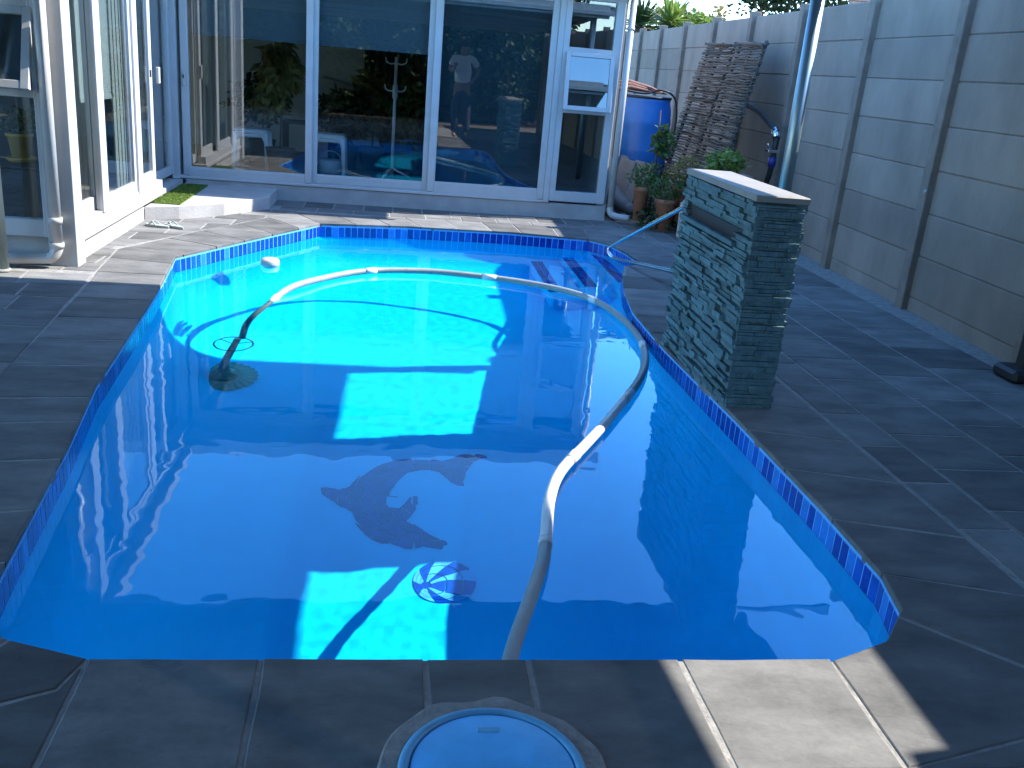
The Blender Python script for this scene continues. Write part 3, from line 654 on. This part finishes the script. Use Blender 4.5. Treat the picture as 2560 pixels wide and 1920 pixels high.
# ================================================================= stone water feature
wf = thing('water_feature', 'grey stacked ledge stone pillar, teal pool light painted into its colour, with a spout slot beside the pool', 'water feature', loc=(0, 0, 0))
X0, X1, Y0, Y1, ZT = 1.665, 1.90, 4.14, 5.22, 1.01
MB().box(X0+.02, X1-.02, Y0+.02, Y1-.02, 0, ZT).build('core', 'stone', wf)
def rows_of(a0, a1, zt=ZT):
    z = .0
    while z < zt-.012:
        h = rnd.choice((.013, .017, .021, .026, .032)); h = min(h, zt-z); a = a0-rnd.uniform(0, .04)
        while a < a1-.01:
            l = rnd.uniform(.07, .24); b = min(a+l, a1)
            if a1-b < .04: b = a1
            yield max(a, a0), b, z, z+h; a = b
        z += h
def stone(p, q, r):   # irregular block given by three ranges
    mb = MB(); mb.box(p[0], p[1], q[0], q[1], r[0], r[1])
    for v in mb.bm.verts: v.co += Vector((rnd.uniform(-.0035, .0035), rnd.uniform(-.003, .003), rnd.uniform(-.0022, .0022)))
    return mb
cnt = 0
rest = MB()
for a, b, z0, z1 in rows_of(Y0, Y1):
    if a > 4.25 and b < 5.2 and z1 > .765 and z0 < .85: continue
    pr = rnd.uniform(-.006, .02) if rnd.random() < .8 else rnd.uniform(.01, .03)
    s = ((X0-pr, X0+.04), (a+.0015, b-.0015), (z0+.001, z1-.001))
    if cnt < 255: stone(*s).build('ledge_stone', 'stone', wf); cnt += 1
    else: rest.box(*s[0], *s[1], *s[2])
cnt2 = 0
for a, b, z0, z1 in rows_of(X0, X1):
    pr = rnd.uniform(-.004, .014)
    s = ((a+.0015, b-.0015), (Y0-pr, Y0+.04), (z0+.001, z1-.001))
    rest.box(*s[0], *s[1], *s[2], .001)
for a, b, z0, z1 in rows_of(Y0, Y1): pr = rnd.uniform(-.004, .016); rest.box(X1-.04, X1+pr, a+.001, b-.001, z0+.001, z1-.001)
for a, b, z0, z1 in rows_of(X0, X1): pr = rnd.uniform(-.004, .016); rest.box(a+.001, b-.001, Y1-.04, Y1+pr, z0+.001, z1-.001)
rest.build('side_stones', 'stone', wf, kind='stuff')
MB().box(X0-.03, X0+.08, 4.32, 5.2, .765, .79, .004).build('spout_lip', 'stone', wf)
MB().box(X0+.012, X0+.03, 4.26, 5.19, .79, .85).build('spout_slot', 'dark', wf)
MB().prism([(X0-.012, Y0-.01), (X1+.012, Y0-.012), (X1+.012, Y1+.01), (X0-.01, Y1+.012)], ZT, ZT+.03, .006).build('cap', 'cap', wf)
# grab rail
gr = thing('grab_rail', 'bent stainless steel grab rail over the pool steps', 'handrail')
MB().tube(catmull([(2.24, 6.35, .0), (2.24, 6.36, .55), (2.22, 6.55, .70), (2.14, 7.1, .50), (1.93, 7.85, .12), (1.90, 7.92, .07), (1.90, 7.90, .03), (1.95, 7.8, .0), (2.08, 7.3, .06), (2.24, 6.75, .10), (2.3, 6.6, .0)], 8), .0165, 12).build('rail', 'steel', gr)
MB().lathe([(.04, 0), (.038, .008), (.02, .014)], (2.24, 6.35, 0), 16).build('flange', 'steel', gr)
# skimmer lid
ld = thing('skimmer_lid', 'round blue skimmer lid set into the near paving', 'lid', loc=(.275, 1.665, 0))
P = [((.262+.014*noise.noise(Vector((math.cos(a)*2, math.sin(a)*2, 3))))*math.cos(a), (.256+.02*noise.noise(Vector((math.cos(a)*3, math.sin(a)*3, 9))))*math.sin(a)) for a in [2*PI*k/60 for k in range(60)]]
MB().prism(P, -.01, .004, .004).build('mortar_ring', 'mortar', ld)
MB().lathe([(.212, 0), (.214, .009), (.208, .014), (.194, .014), (.190, .009), (.190, .004)], n=64, closed=False).build('rim', 'lidrim', ld)
for s_ in (.12, -.14): MB().box(-.028, .028, s_, s_+.02, .008, .0142, .003).build('finger_grip', 'lidrim', ld)
MB().lathe([(.0, .0), (.186, .0), (.187, .009), (.182, .0115), (.10, .0125), (.0, .013)], n=64, closed=False).build('cover', 'lidblue', ld)

# ================================================================= back right corner
br = thing('plastic_barrel', 'blue plastic barrel standing behind the white downpipe', 'barrel', loc=(2.93, 11.2, .36))
MB().lathe([(.27, 0), (.295, .03), (.305, .1), (.31, .3), (.315, .33), (.31, .36), (.312, .62), (.317, .65), (.312, .68), (.3, .82), (.28, .89), (.285, .92), (.27, .93)], n=40).build('body', 'barrel', br)
MB().lathe([(.29, .925), (.295, .935), (.295, .95), (.27, .955)], n=40).build('lid', 'dark', br)
MB().box(.02, .14, -.24, -.2, .87, .9, .005).build('label_strip', 'barrel', br)
bs = thing('block_stand', 'stack of old concrete blocks under the blue barrel', 'blocks', loc=(2.93, 11.2, 0))
for k in range(3):
    for j in range(2): MB().box(-.28+j*.285, .0+j*.285, -.2, .2, k*.12, k*.12+.116, .008).build('block', 'cream', bs)
# cloth and bits on the barrel
cb = MB(); 
for k in range(3): cb.tube([(-.32, -.05+.04*k, .03+.035*k), (-.1, -.08+.05*k, .075+.03*k), (.15, -.05, .05+.02*k), (.36, 0, .03)], [.045, .05, .03, .008], 8, flat=.6)
o = cb.build('folded_cloth', 'brown'); o.location = (2.8, 11.2, 1.315); o['label'] = 'crumpled rust brown cloth lying on top of the blue barrel'; o['category'] = 'cloth'
o = MB().tube(catmull([(2.6, 11.0, 1.36), (2.85, 10.98, 1.34), (3.02, 10.95, 1.39), (3.18, 10.95, 1.33), (3.25, 10.98, 1.15), (3.26, 11.0, .9)], 6), .012, 8).build('black_cable', 'blackpipe'); o['label'] = 'dark bent pipe draped over the barrel top and down its right side'; o['category'] = 'pipe'
# stick screens
def screen(label, y0t, y1t, y0b, y1b, n, seed):
    t = thing('stick_screen', label, 'screen', 'panels of dry sticks leaning on the wall')
    r = random.Random(seed)
    T = lambda u, v: Vector((3.08+.68*v, (y0b+(y1b-y0b)*u)*(1-v)+(y0t+(y1t-y0t)*u)*v, .22+1.72*v))
    for k in range(n):
        v = (k+.5)/n; a = r.uniform(-.04, .03); b = 1+r.uniform(-.03, .05); pts = []
        for q in range(6): u = a+(b-a)*q/5; p = T(u, v); pts.append(p+Vector((r.uniform(-.012, .012), 0, r.uniform(-.009, .009))))
        MB().tube(pts, [r.uniform(.008, .0145) for _ in pts], 6).build('stick', 'stick', t)
        if r.random() < .35: pts = [p+Vector((.03, 0, .012)) for p in pts]; MB().tube(pts, .012, 5).build('stick', 'stick', t)
    for u in (.08, .5, .93): MB().tube([T(u, 0)+Vector((.035, 0, 0)), T(u, 1)+Vector((.035, 0, .03))], .022, 6).build('batten', 'stick', t)
    MB().tube([T(.04, .985)+Vector((-.02, 0, .02)), T(1, 1.0)+Vector((0, 0, .03))], .018, 6).build('top_rail', 'stick', t)
screen('weathered stick screen leaning on the wall, the panel nearer the barrel', 10.78, 11.85, 9.9, 10.9, 62, 3)
screen('weathered stick screen leaning on the wall, the panel nearer the steel pole', 9.85, 10.74, 8.95, 9.86, 62, 5)
# hose on the wall
wh = thing('wall_pipe', 'black pipe arching from behind the stick screen down to a chrome fitting', 'pipe')
MB().tube(catmull([(3.75, 11.0, 1.1), (3.8, 10.6, 1.28), (3.82, 10.3, 1.32), (3.82, 9.9, 1.27), (3.82, 9.5, 1.16), (3.82, 9.29, 1.09)], 7), .03, 10).build('pipe', 'blackpipe', wh)
MB().tube([(3.82, 9.36, 1.12), (3.82, 9.27, 1.04)], .045, 14).build('coupling', 'steel', wh)
MB().tube(catmull([(3.82, 9.28, 1.05), (3.80, 9.25, .9), (3.8, 9.27, .7), (3.79, 9.36, .45), (3.78, 9.42, .1)], 5), [.03]*21, 8).build('lower_pipe', 'dark', wh)
MB().tube([(3.8, 9.255, .86), (3.8, 9.26, .76)], .04, 12).build('valve', 'bluetape', wh)
MB().box(3.72, 3.84, 9.2, 9.3, .9, .93, .004).tube([(3.76, 9.22, .92), (3.7, 9.2, .99)], .008, 6).build('clamp', 'steel', wh)

# ---- foliage helper
def leaves(mb, c, rx, ry, rz, n, size, r, drop=0, long=1.0):
    for _ in range(n):
        a, b = r.uniform(0, 2*PI), math.acos(r.uniform(-1, 1)); q = r.uniform(.25, 1)**.5
        lump = 1+.35*noise.noise(Vector((math.cos(a)*math.sin(b)*2+c[0]*3, math.sin(a)*math.sin(b)*2, math.cos(b)*2)))
        p = Vector((c[0]+rx*q*lump*math.cos(a)*math.sin(b), c[1]+ry*q*lump*math.sin(a)*math.sin(b), c[2]+rz*q*lump*math.cos(b)))
        d = Vector((r.gauss(0, 1), r.gauss(0, 1), r.gauss(.2, .7)-drop)).normalized(); s = d.cross(Vector((r.gauss(0, 1), r.gauss(0, 1), r.gauss(0, 1)))).normalized()
        l = size*r.uniform(.6, 1.3)*long; wd_ = size*.32*r.uniform(.7, 1.2)
        mb.quad(p, p+d*l*.5+s*wd_, p+d*l, p+d*l*.5-s*wd_)
def potplant(name, label, loc, pr, ph, potm, crown, n, size, leafm, stems, seed, cat='potted plant', group=None, rim=True):
    t = thing(name, label, cat, group, loc); r = random.Random(seed)
    p = MB().lathe([(pr*.72, 0), (pr*.95, ph*.86), (pr*1.08, ph*.87), (pr*1.1, ph), (pr*.98, ph), (pr*.93, ph*.9)], n=24).build('pot', potm, t)
    mb = MB(); 
    for k in range(stems): a = 2*PI*k/stems; mb.tube([(0, 0, ph*.8), (crown[0]*.3*math.cos(a), crown[0]*.3*math.sin(a), crown[2]*.8), (crown[0]*.7*math.cos(a), crown[0]*.7*math.sin(a), crown[2]+crown[1]*.6)], [.012, .008, .004], 5)
    mb.build('stem', 'bark', t)
    mb = MB(); leaves(mb, (0, 0, crown[2]), crown[0], crown[0], crown[1], n, size, r); mb.build('foliage', leafm, t, kind='stuff'); return t
potplant('potted_plant', 'leggy green plant in the leftmost terracotta pot by the corner downpipe', (2.62, 9.75, .06), .085, .36, 'terracotta', (.15, .13, .46), 260, .045, 'leaf', 4, 11, group='plants in pots by the back corner')
potplant('potted_plant', 'bushy plant in the second terracotta pot, next to the stained planter', (2.84, 9.55, .0), .11, .33, 'terracotta', (.2, .15, .44), 480, .042, 'leaf', 5, 12, group='plants in pots by the back corner')
potplant('potted_plant', 'reddish pot with sparse foliage just left of the stone pillar top', (3.02, 9.6, .1), .1, .36, 'terracotta', (.17, .15, .54), 260, .045, 'leaf_gold', 4, 13, group='plants in pots by the back corner')
potplant('potted_plant', 'bright light green leafy plant standing above the stone pillar in view', (3.28, 9.15, .25), .16, .3, 'bark', (.21, .12, .52), 420, .065, 'leaf_light', 6, 14, group='plants in pots by the back corner')
tp_ = thing('young_shrub', 'slender young shrub on a stake in front of the blue barrel', 'shrub', loc=(2.78, 9.95, .0))
MB().tube([(0, 0, 0), (.01, 0, .6), (-.01, 0, 1.2)], [.012, .01, .007], 6).build('stake', 'stick', tp_)
mb = MB(); r_ = random.Random(3); leaves(mb, (.05, 0, .88), .12, .1, .16, 240, .07, r_); leaves(mb, (0, 0, .55), .12, .1, .12, 120, .05, r_); mb.build('foliage', 'leaf', tp_, kind='stuff')
# low weeds in the bed
mb = MB(); r_ = random.Random(31)
for k in range(14): leaves(mb, (r_.uniform(2.65, 3.6), r_.uniform(9.4, 10.6), .1), .16, .16, .12, 70, .06, r_)
mb.build('weeds', 'leaf_dark', None, kind='stuff', label='low weeds growing between the pots', category='weeds')
# planter blocks
o = MB().box(-.11, .11, -.16, .16, 0, .33, .012).box(-.085, .085, -.13, .13, .33, .36, .01).build('concrete_planter', 'cream'); o.location = (3.02, 9.25, 0); o.rotation_euler = (0, 0, -.3); o['label'] = 'stained cream concrete planter block at the far end of the stone pillar'; o['category'] = 'planter'
o = MB().prism([(-.1, -.05), (.16, -.05), (.12, .06), (-.06, .06)], 0, .62, .01).build('leaning_board', 'cream'); o.location = (3.62, 9.75, .0); o.rotation_euler = (.12, 0, .3); o['label'] = 'pale broken board standing against the wall between screen and pole'; o['category'] = 'board'
o = MB().box(-.25, .25, -.12, .12, 0, .38, .01).build('timber_crate', 'bark'); o.location = (3.3, 9.15, 0); o['label'] = 'dark timber box holding the light green plant'; o['category'] = 'box'
# slabs leaning
for k, (x, y, rx, lab) in enumerate(((2.56, 10.7, -14, 'old paving slab on edge leaning by the corner, the narrow left one'), (2.72, 10.62, -18, 'old paving slab on edge leaning by the barrel, the wide right one'), (2.66, 10.95, -6, 'old paving slab standing behind the two leaning slabs'))):
    o = MB().box(-.09-.015*k, .09+.02*k, -.02, .02, 0, .6, .006).build('leaning_slab', 'slate'); o.location = (x, y, .02); o.rotation_euler = (rad(rx), rad(9), rad(-25)); o['label'] = lab; o['category'] = 'slab'; o['group'] = 'old slabs leaning in the corner'
# rolled tarp
rt_ = thing('rolled_tarp', 'dark grey rolled tarpaulin slumped on the soil by the downpipe', 'tarpaulin')
MB().tube(catmull([(2.38, 10.75, .30), (2.47, 10.55, .22), (2.56, 10.4, .15), (2.68, 10.3, .09), (2.76, 10.22, .06)], 6), [.13, .14, .13, .14, .145, .13, .14, .135, .13, .12, .125, .115, .11, .1, .1, .09, .08, .09, .08, .07, .06, .06, .05, .05, .05], 12, flat=.8).build('roll', 'tarp', rt_)
MB().tube([(2.72, 10.26, .075), (2.735, 10.24, .07)], .07, 12, flat=.9).build('tie', 'dark', rt_)
MB().tube([(2.76, 10.22, .06), (2.82, 10.13, .03)], [.045, .03], 8).build('end_fold', 'tarp', rt_)
o = MB().tube(catmull([(3.05, 10.6, .03), (2.9, 10.3, .05), (3.0, 10.1, .06), (3.1, 10.25, .04)], 5), .02, 8).build('white_offcut', 'pvc'); o['label'] = 'short white pipe offcut lying on the soil between the pots'; o['category'] = 'pipe'
# foot of a dark stand at the right edge
sf = thing('parasol_base', 'black metal stand with a block foot at the right edge by the wall', 'stand', loc=(3.70, 4.84, 0))
MB().box(-.09, .16, -.13, .09, 0, .075, .02).build('foot', 'dark', sf); MB().box(-.0, .07, -.05, .02, .06, 1.0, .01).build('upright', 'dark', sf)

# ================================================================= room contents
def stool(label, x, y):
    t = thing('plastic_stool', label, 'stool', 'plastic stools inside the sunroom', (x, y, .14))
    MB().box(-.19, .19, -.17, .17, .425, .455, .012).box(-.17, .17, -.16, -.15, .37, .43, .003).build('seat', 'plastic', t)
    for sx in (-1, 1):
        for sy in (-1, 1):
            mb = MB(); P = [(sx*.165, sy*.145, .42), (sx*.175, sy*.155, .3), (sx*.19, sy*.165, 0)]; mb.tube(P, [.032, .027, .024], 8); mb.build('leg', 'plastic', t)
    MB().tube([(-.165, -.155, .32), (-.13, -.155, .39), (-.06, -.155, .42), (.06, -.155, .42), (.13, -.155, .39), (.165, -.155, .32)], .018, 8).build('apron', 'plastic', t)
stool('pale plastic stool behind the left glass door', -1.62, 11.25); stool('pale plastic stool with a basket beneath, behind the middle glass door', -.76, 11.3)
o = MB().lathe([(.11, 0), (.13, .02), (.14, .16), (.13, .16)], n=20).tube([(.12*math.cos(t), 0, .16+.1*math.sin(t)) for t in [PI*k/10 for k in range(11)]], .008, 6).build('basket', 'basket'); o.location = (-.74, 11.3, .14); o['label'] = 'pale grey basket with a handle under the middle stool'; o['category'] = 'basket'
cs = thing('coat_stand', 'white coat stand with curved hooks behind the middle glass door', 'coat stand', loc=(-.02, 11.4, .14))
MB().tube([(0, 0, 0), (0, 0, 1.36)], .02, 10).tube([(0, 0, .9), (0, 0, 1.05)], .032, 10).build('stem', 'plastic', cs)
for z in (1.3, 1.0):
    for a in (0, PI/2, PI, -PI/2): MB().tube(catmull([(0, 0, z), (.05*math.cos(a), .05*math.sin(a), z-.02), (.11*math.cos(a), .11*math.sin(a), z), (.12*math.cos(a), .12*math.sin(a), z+.05)], 4), .009, 6).build('hook', 'plastic', cs)
for a in range(3): MB().tube([(0, 0, .1), (.22*math.cos(a*2.1), .22*math.sin(a*2.1), 0)], .014, 6).build('foot', 'plastic', cs)
def indoor(name, label, loc, parts, leafm, seed, h, cat='house plant'):
    t = thing(name, label, cat, 'house plants in the sunroom', loc); r = random.Random(seed)
    MB().lathe([(.12, 0), (.16, .26), (.17, .28), (.15, .28)], n=20).build('pot', 'bark', t); MB().tube([(0, 0, .2), (.02, 0, h)], .012, 6).build('stem', 'bark', t)
    mb = MB()
    for c, rx, rz, n, s, dr in parts: leaves(mb, c, rx, rx*.8, rz, n, s, r, dr, 1.5)
    mb.build('foliage', leafm, t, kind='stuff')
indoor('hanging_fern', 'trailing yellow-green plant hanging behind the left glass door', (-1.28, 11.0, .14), [((.0, 0, 1.15), .2, .32, 380, .12, 1.4), ((-.12, 0, .85), .16, .2, 220, .1, 1.2)], 'leaf_gold', 5, 1.4)
indoor('house_plant', 'dark bushy plant behind the left stool', (-1.6, 11.9, .14), [((0, 0, .75), .34, .3, 380, .1, .2)], 'leaf_dark', 6, .7)
indoor('house_plant', 'dark leafy plant behind the middle stool', (-.6, 11.9, .14), [((0, 0, .65), .36, .3, 420, .1, .1)], 'leaf_dark', 7, .7)
indoor('house_plant', 'golden leaved plant in the middle of the sunroom', (-.28, 12.0, .14), [((0, 0, .85), .2, .3, 260, .12, .3)], 'leaf_gold', 8, .8)
indoor('house_plant', 'green plant at the foot of the coat stand', (.12, 11.7, .14), [((0, 0, .75), .2, .36, 340, .1, .1)], 'leaf', 9, .8)
sf_ = thing('covered_armchair', 'armchair under a pale draped cover in the middle of the room', 'armchair', loc=(-.62, 12.5, .14))
mb = MB().prism([(-.42, -.4), (.42, -.4), (.42, .35), (-.42, .35)], 0, .9, .12, lambda x, y: 1.12-.35*(x+.3)**2-.25*abs(y)); mb.build('drape', 'cover', sf_)
dc = thing('doorway_curtain', 'dark curtain hanging in the doorway at the back of the room', 'curtain', loc=(.0, 13.4, .14))
mb = MB(); n = 60; a = [mb.bm.verts.new((-.45+.9*k/n, .04*math.sin(k*.9), 0)) for k in range(n+1)]; b = [mb.bm.verts.new((-.45+.9*k/n, .04*math.sin(k*.9), 2)) for k in range(n+1)]
for k in range(n): mb.bm.faces.new((a[k], a[k+1], b[k+1], b[k]))
mb.build('cloth', 'armchair', dc)
tb = thing('side_table', 'low dark table behind the left glass door', 'table', loc=(-1.05, 11.9, .14))
MB().box(-.3, .3, -.2, .2, .5, .53, .005).build('table_top', 'armchair', tb)
for sx in (-.27, .27):
    for sy in (-.17, .17): MB().box(sx-.02, sx+.02, sy-.02, sy+.02, 0, .5).build('leg', 'armchair', tb)
# yellow pot on black cabinet, front-left window
cbn = thing('black_cabinet', 'black cabinet behind the front-left window under the yellow pot', 'cabinet', loc=(-2.75, 6.95, .14))
MB().box(-.5, .42, -.18, .25, 0, .43, .006).build('body', 'dark', cbn); MB().box(-.52, .44, -.2, .26, .43, .45, .004).build('top', 'dark', cbn)
t = potplant('yellow_pot_plant', 'dark green plant in a yellow pot seen through the front-left window', (-2.585, 7.0, .615), .082, .17, 'yellowpot', (.12, .09, .25), 420, .04, 'leaf', 4, 21)
MB().lathe([(.085, -.024), (.1, 0), (.095, .008), (.07, .002)], n=24).build('saucer', 'yellowpot', t)

# ================================================================= beyond the wall
def tree(label, loc, h, crowns, lm, seed, name='tree', tr=.12, size=.22, group=None):
    t = thing(name, label, 'tree', group, loc); r = random.Random(seed)
    mb = MB().tube([(0, 0, 0), (.05, 0, h*.5), (0, .05, h*.8)], [tr, tr*.75, tr*.5], 8)
    mb.build('trunk', 'bark', t); mb = MB()
    for c, rx, rz, n in crowns: mb.tube([(0, 0, h*.6), (c[0]*.6, c[1]*.6, (h*.6+c[2])/2), c], [tr*.4, tr*.25, .02], 5)
    mb.build('limbs', 'bark', t); mb = MB()
    for c, rx, rz, n in crowns: leaves(mb, c, rx, rx, rz, n, size, r)
    mb.build('crown', lm, t, kind='stuff'); return t
def palm(label, loc, h, n, L_, lm, seed):
    t = thing('yucca', label, 'tree', 'sunlit trees beyond the wall', loc); r = random.Random(seed); mb = MB().tube([(0, 0, 0), (.05, 0, h)], [.12, .09], 8); mb.build('trunk', 'bark', t); mb = MB()
    for k in range(n):
        a = r.uniform(0, 2*PI); e = r.uniform(-.3, 1.4); d = Vector((math.cos(a)*math.cos(e), math.sin(a)*math.cos(e), math.sin(e))); s = d.cross(Vector((0, 0, 1))).normalized()*.035; b = Vector((.05, 0, h)); l = L_*r.uniform(.7, 1.1)
        mb.quad(b, b+d*l*.5+s+Vector((0, 0, .02)), b+d*l-Vector((0, 0, .12*L_)), b+d*l*.5-s)
    mb.build('fronds', lm, t, kind='stuff'); return t
palm('dark spiky yucca just right of the corner downpipe beyond the wall', (5.1, 21, 0), 2.55, 160, .75, 'leaf_dark', 1)
palm('bright spiky yucca with the tallest sunlit tuft beyond the wall', (5.6, 20.5, 0), 2.6, 190, .75, 'leaf_light', 2)
tree('bright green leafy shrub between the yuccas and golden shrubs', (6.1, 20.6, 0), 2.4, [((0, 0, 2.55), .5, .4, 700), ((.35, 0, 2.6), .3, .3, 300)], 'leaf_light', 4, 'shrub', size=.13, group='sunlit trees beyond the wall')
tree('golden green shrub at the middle of the far skyline', (6.0, 23, 0), 2.6, [((0, 0, 2.7), .6, .45, 700), ((.5, 0, 2.75), .4, .35, 400)], 'leaf_gold', 5, 'shrub', size=.12, group='sunlit trees beyond the wall')
tree('thin golden shrub ending the row of far shrubs on the right', (7.0, 22, 0), 2.4, [((0, 0, 2.6), .6, .4, 700), ((.15, 0, 3.0), .2, .22, 90), ((-.5, 0, 2.5), .4, .4, 300)], 'leaf_gold', 6, 'shrub', size=.12, group='sunlit trees beyond the wall')
tree('large dark green tree above the neighbour roof', (9.6, 24, 0), 3.0, [((0, 0, 4.2), 1.7, 1.1, 3600), ((1.5, 0, 4.5), 1.3, 1.2, 1800), ((-.9, 0, 4.0), .7, .6, 700)], 'leaf_dark', 7, tr=.2, size=.16)
nr = thing('neighbour_house', 'neighbour roof of brown tiles showing over the wall behind the pole', 'house')
MB().box(8.6, 16, 17.5, 22, 0, 2.7).build('wall', 'cream', nr)
mb = MB()
for k in range(22):
    z = 2.72+k*.07; y0 = 17.2+k*.1
    mb.box(8.1+k*.04, 16.3, y0, y0+.16, z, z+.045)
mb.build('roof', 'rooftile', nr)
MB().tube([(7.65, 17.2, 2.75), (8.1, 17.2, 2.76), (16, 17.2, 2.78)], .05, 6).build('gutter', 'bark', nr)
# planting behind the photographer (seen only as reflections)
r_ = random.Random(77)
for k in range(9):
    x = -5.2+k*1.15
    tree('dark garden tree behind the photographer, seen only in the glass', (x, -6.2+r_.uniform(-.6, .6), 0), 2.2, [((0, 0, 1.3), .95, 1.4, 1900), ((0, -.4, 2.2), .9, 1.2, 1500), ((.3, 0, 3.2), .8, .7, 500)], 'leaf_dark', 50+k, size=.17, group='trees behind the photographer')
# ================================================================= man standing beside the camera (seen as a reflection in the glass)
person = thing('person', 'man in a pale t-shirt, hand on hip, reflected in the right glass door', 'person', loc=(1.33, -.15, 0))
def skin(name, pts, edges, radii, m_, parent, root=0, lv=2):
    me = bpy.data.meshes.new(name); me.from_pydata(pts, edges, []); o = put(name, me, parent)
    md = o.modifiers.new('s', 'SKIN'); md.use_smooth_shade = True; me.skin_vertices.new() if not me.skin_vertices else None
    for v, r in zip(me.skin_vertices[0].data, radii): v.radius = r if isinstance(r, tuple) else (r, r)
    me.skin_vertices[0].data[root].use_root = True
    o.modifiers.new('u', 'SUBSURF').levels = lv; o.modifiers['u'].render_levels = lv; me.materials.append(M[m_]); return o
J = [(0, 0, 1.0), (0, 0, 1.15), (0, 0, 1.38), (0, 0, 1.56), (0, .0, 1.66), (0, .03, 1.74), (0, .03, 1.84),
     (-.17, 0, 1.55), (-.27, .02, 1.34), (-.2, .22, 1.36), (-.175, .30, 1.42),
     (.19, 0, 1.55), (.33, -.06, 1.33), (.19, .02, 1.13), (.15, .05, 1.08),
     (-.1, 0, .93), (-.11, .02, .52), (-.12, -.02, .1), (-.12, .1, .04), (.1, 0, .93), (.12, .02, .52), (.14, -.02, .1), (.15, .1, .04)]
E2 = [(0, 1), (1, 2), (2, 3), (3, 4), (4, 5), (5, 6), (3, 7), (7, 8), (8, 9), (9, 10), (3, 11), (11, 12), (12, 13), (13, 14), (0, 15), (15, 16), (16, 17), (17, 18), (0, 19), (19, 20), (20, 21), (21, 22)]
Rr = [(.15, .11), (.15, .1), (.17, .11), (.12, .09), (.055, .055), (.085, .095), (.07, .085), .065, .045, .035, .03, .065, .045, .035, .03, .09, .06, .042, .04, .09, .06, .042, .04]
skin('body', J, E2, Rr, 'skin', person)
skin('t_shirt', [(0, 0, 1.06), (0, 0, 1.2), (0, 0, 1.42), (0, 0, 1.58), (-.18, 0, 1.57), (-.26, .02, 1.42), (.2, 0, 1.57), (.3, -.04, 1.42)], [(0, 1), (1, 2), (2, 3), (3, 4), (4, 5), (3, 6), (6, 7)], [(.18, .13), (.18, .125), (.2, .13), (.13, .1), .085, .075, .085, .075], 'shirt', person)
skin('trousers', [(0, 0, 1.02), (0, 0, .95), (-.1, 0, .9), (-.12, -.01, .12), (.1, 0, .9), (.14, -.01, .12)], [(0, 1), (1, 2), (2, 3), (1, 4), (4, 5)], [(.165, .125), (.16, .12), .11, .075, .11, .075], 'shorts', person)
MB().lathe([(.03, .09), (.07, .075), (.088, .03), (.09, -.02), (.075, -.05)], (0, .02, 1.86), 16).build('hair', 'hair', person)
for s in (-1, 1):
    hx, hy, hz = ((-.175, .31, 1.43) if s < 0 else (.14, .06, 1.07))
    mb = MB()
    for k in range(4): mb.tube([(hx, hy, hz), (hx+(.02*k-.03), hy+.03, hz+.04), (hx+(.022*k-.03)+.01, hy+.05, hz+.07-.01*abs(k-1.5))], [.012, .01, .008], 6)
    mb.tube([(hx, hy, hz), (hx-.03*s, hy+.01, hz+.02), (hx-.04*s, hy+.03, hz+.045)], [.013, .011, .009], 6)
    mb.build('fingers', 'skin', person)
yw = thing('backing_wall', 'dark wall added behind the trees to deepen their reflection in the glass', 'wall')  # added wall, keeps light from shining through the reflected trees
MB().box(-8, 8, -7.6, -7.4, -.1, 2.6).build('wall_face', 'bark', yw)
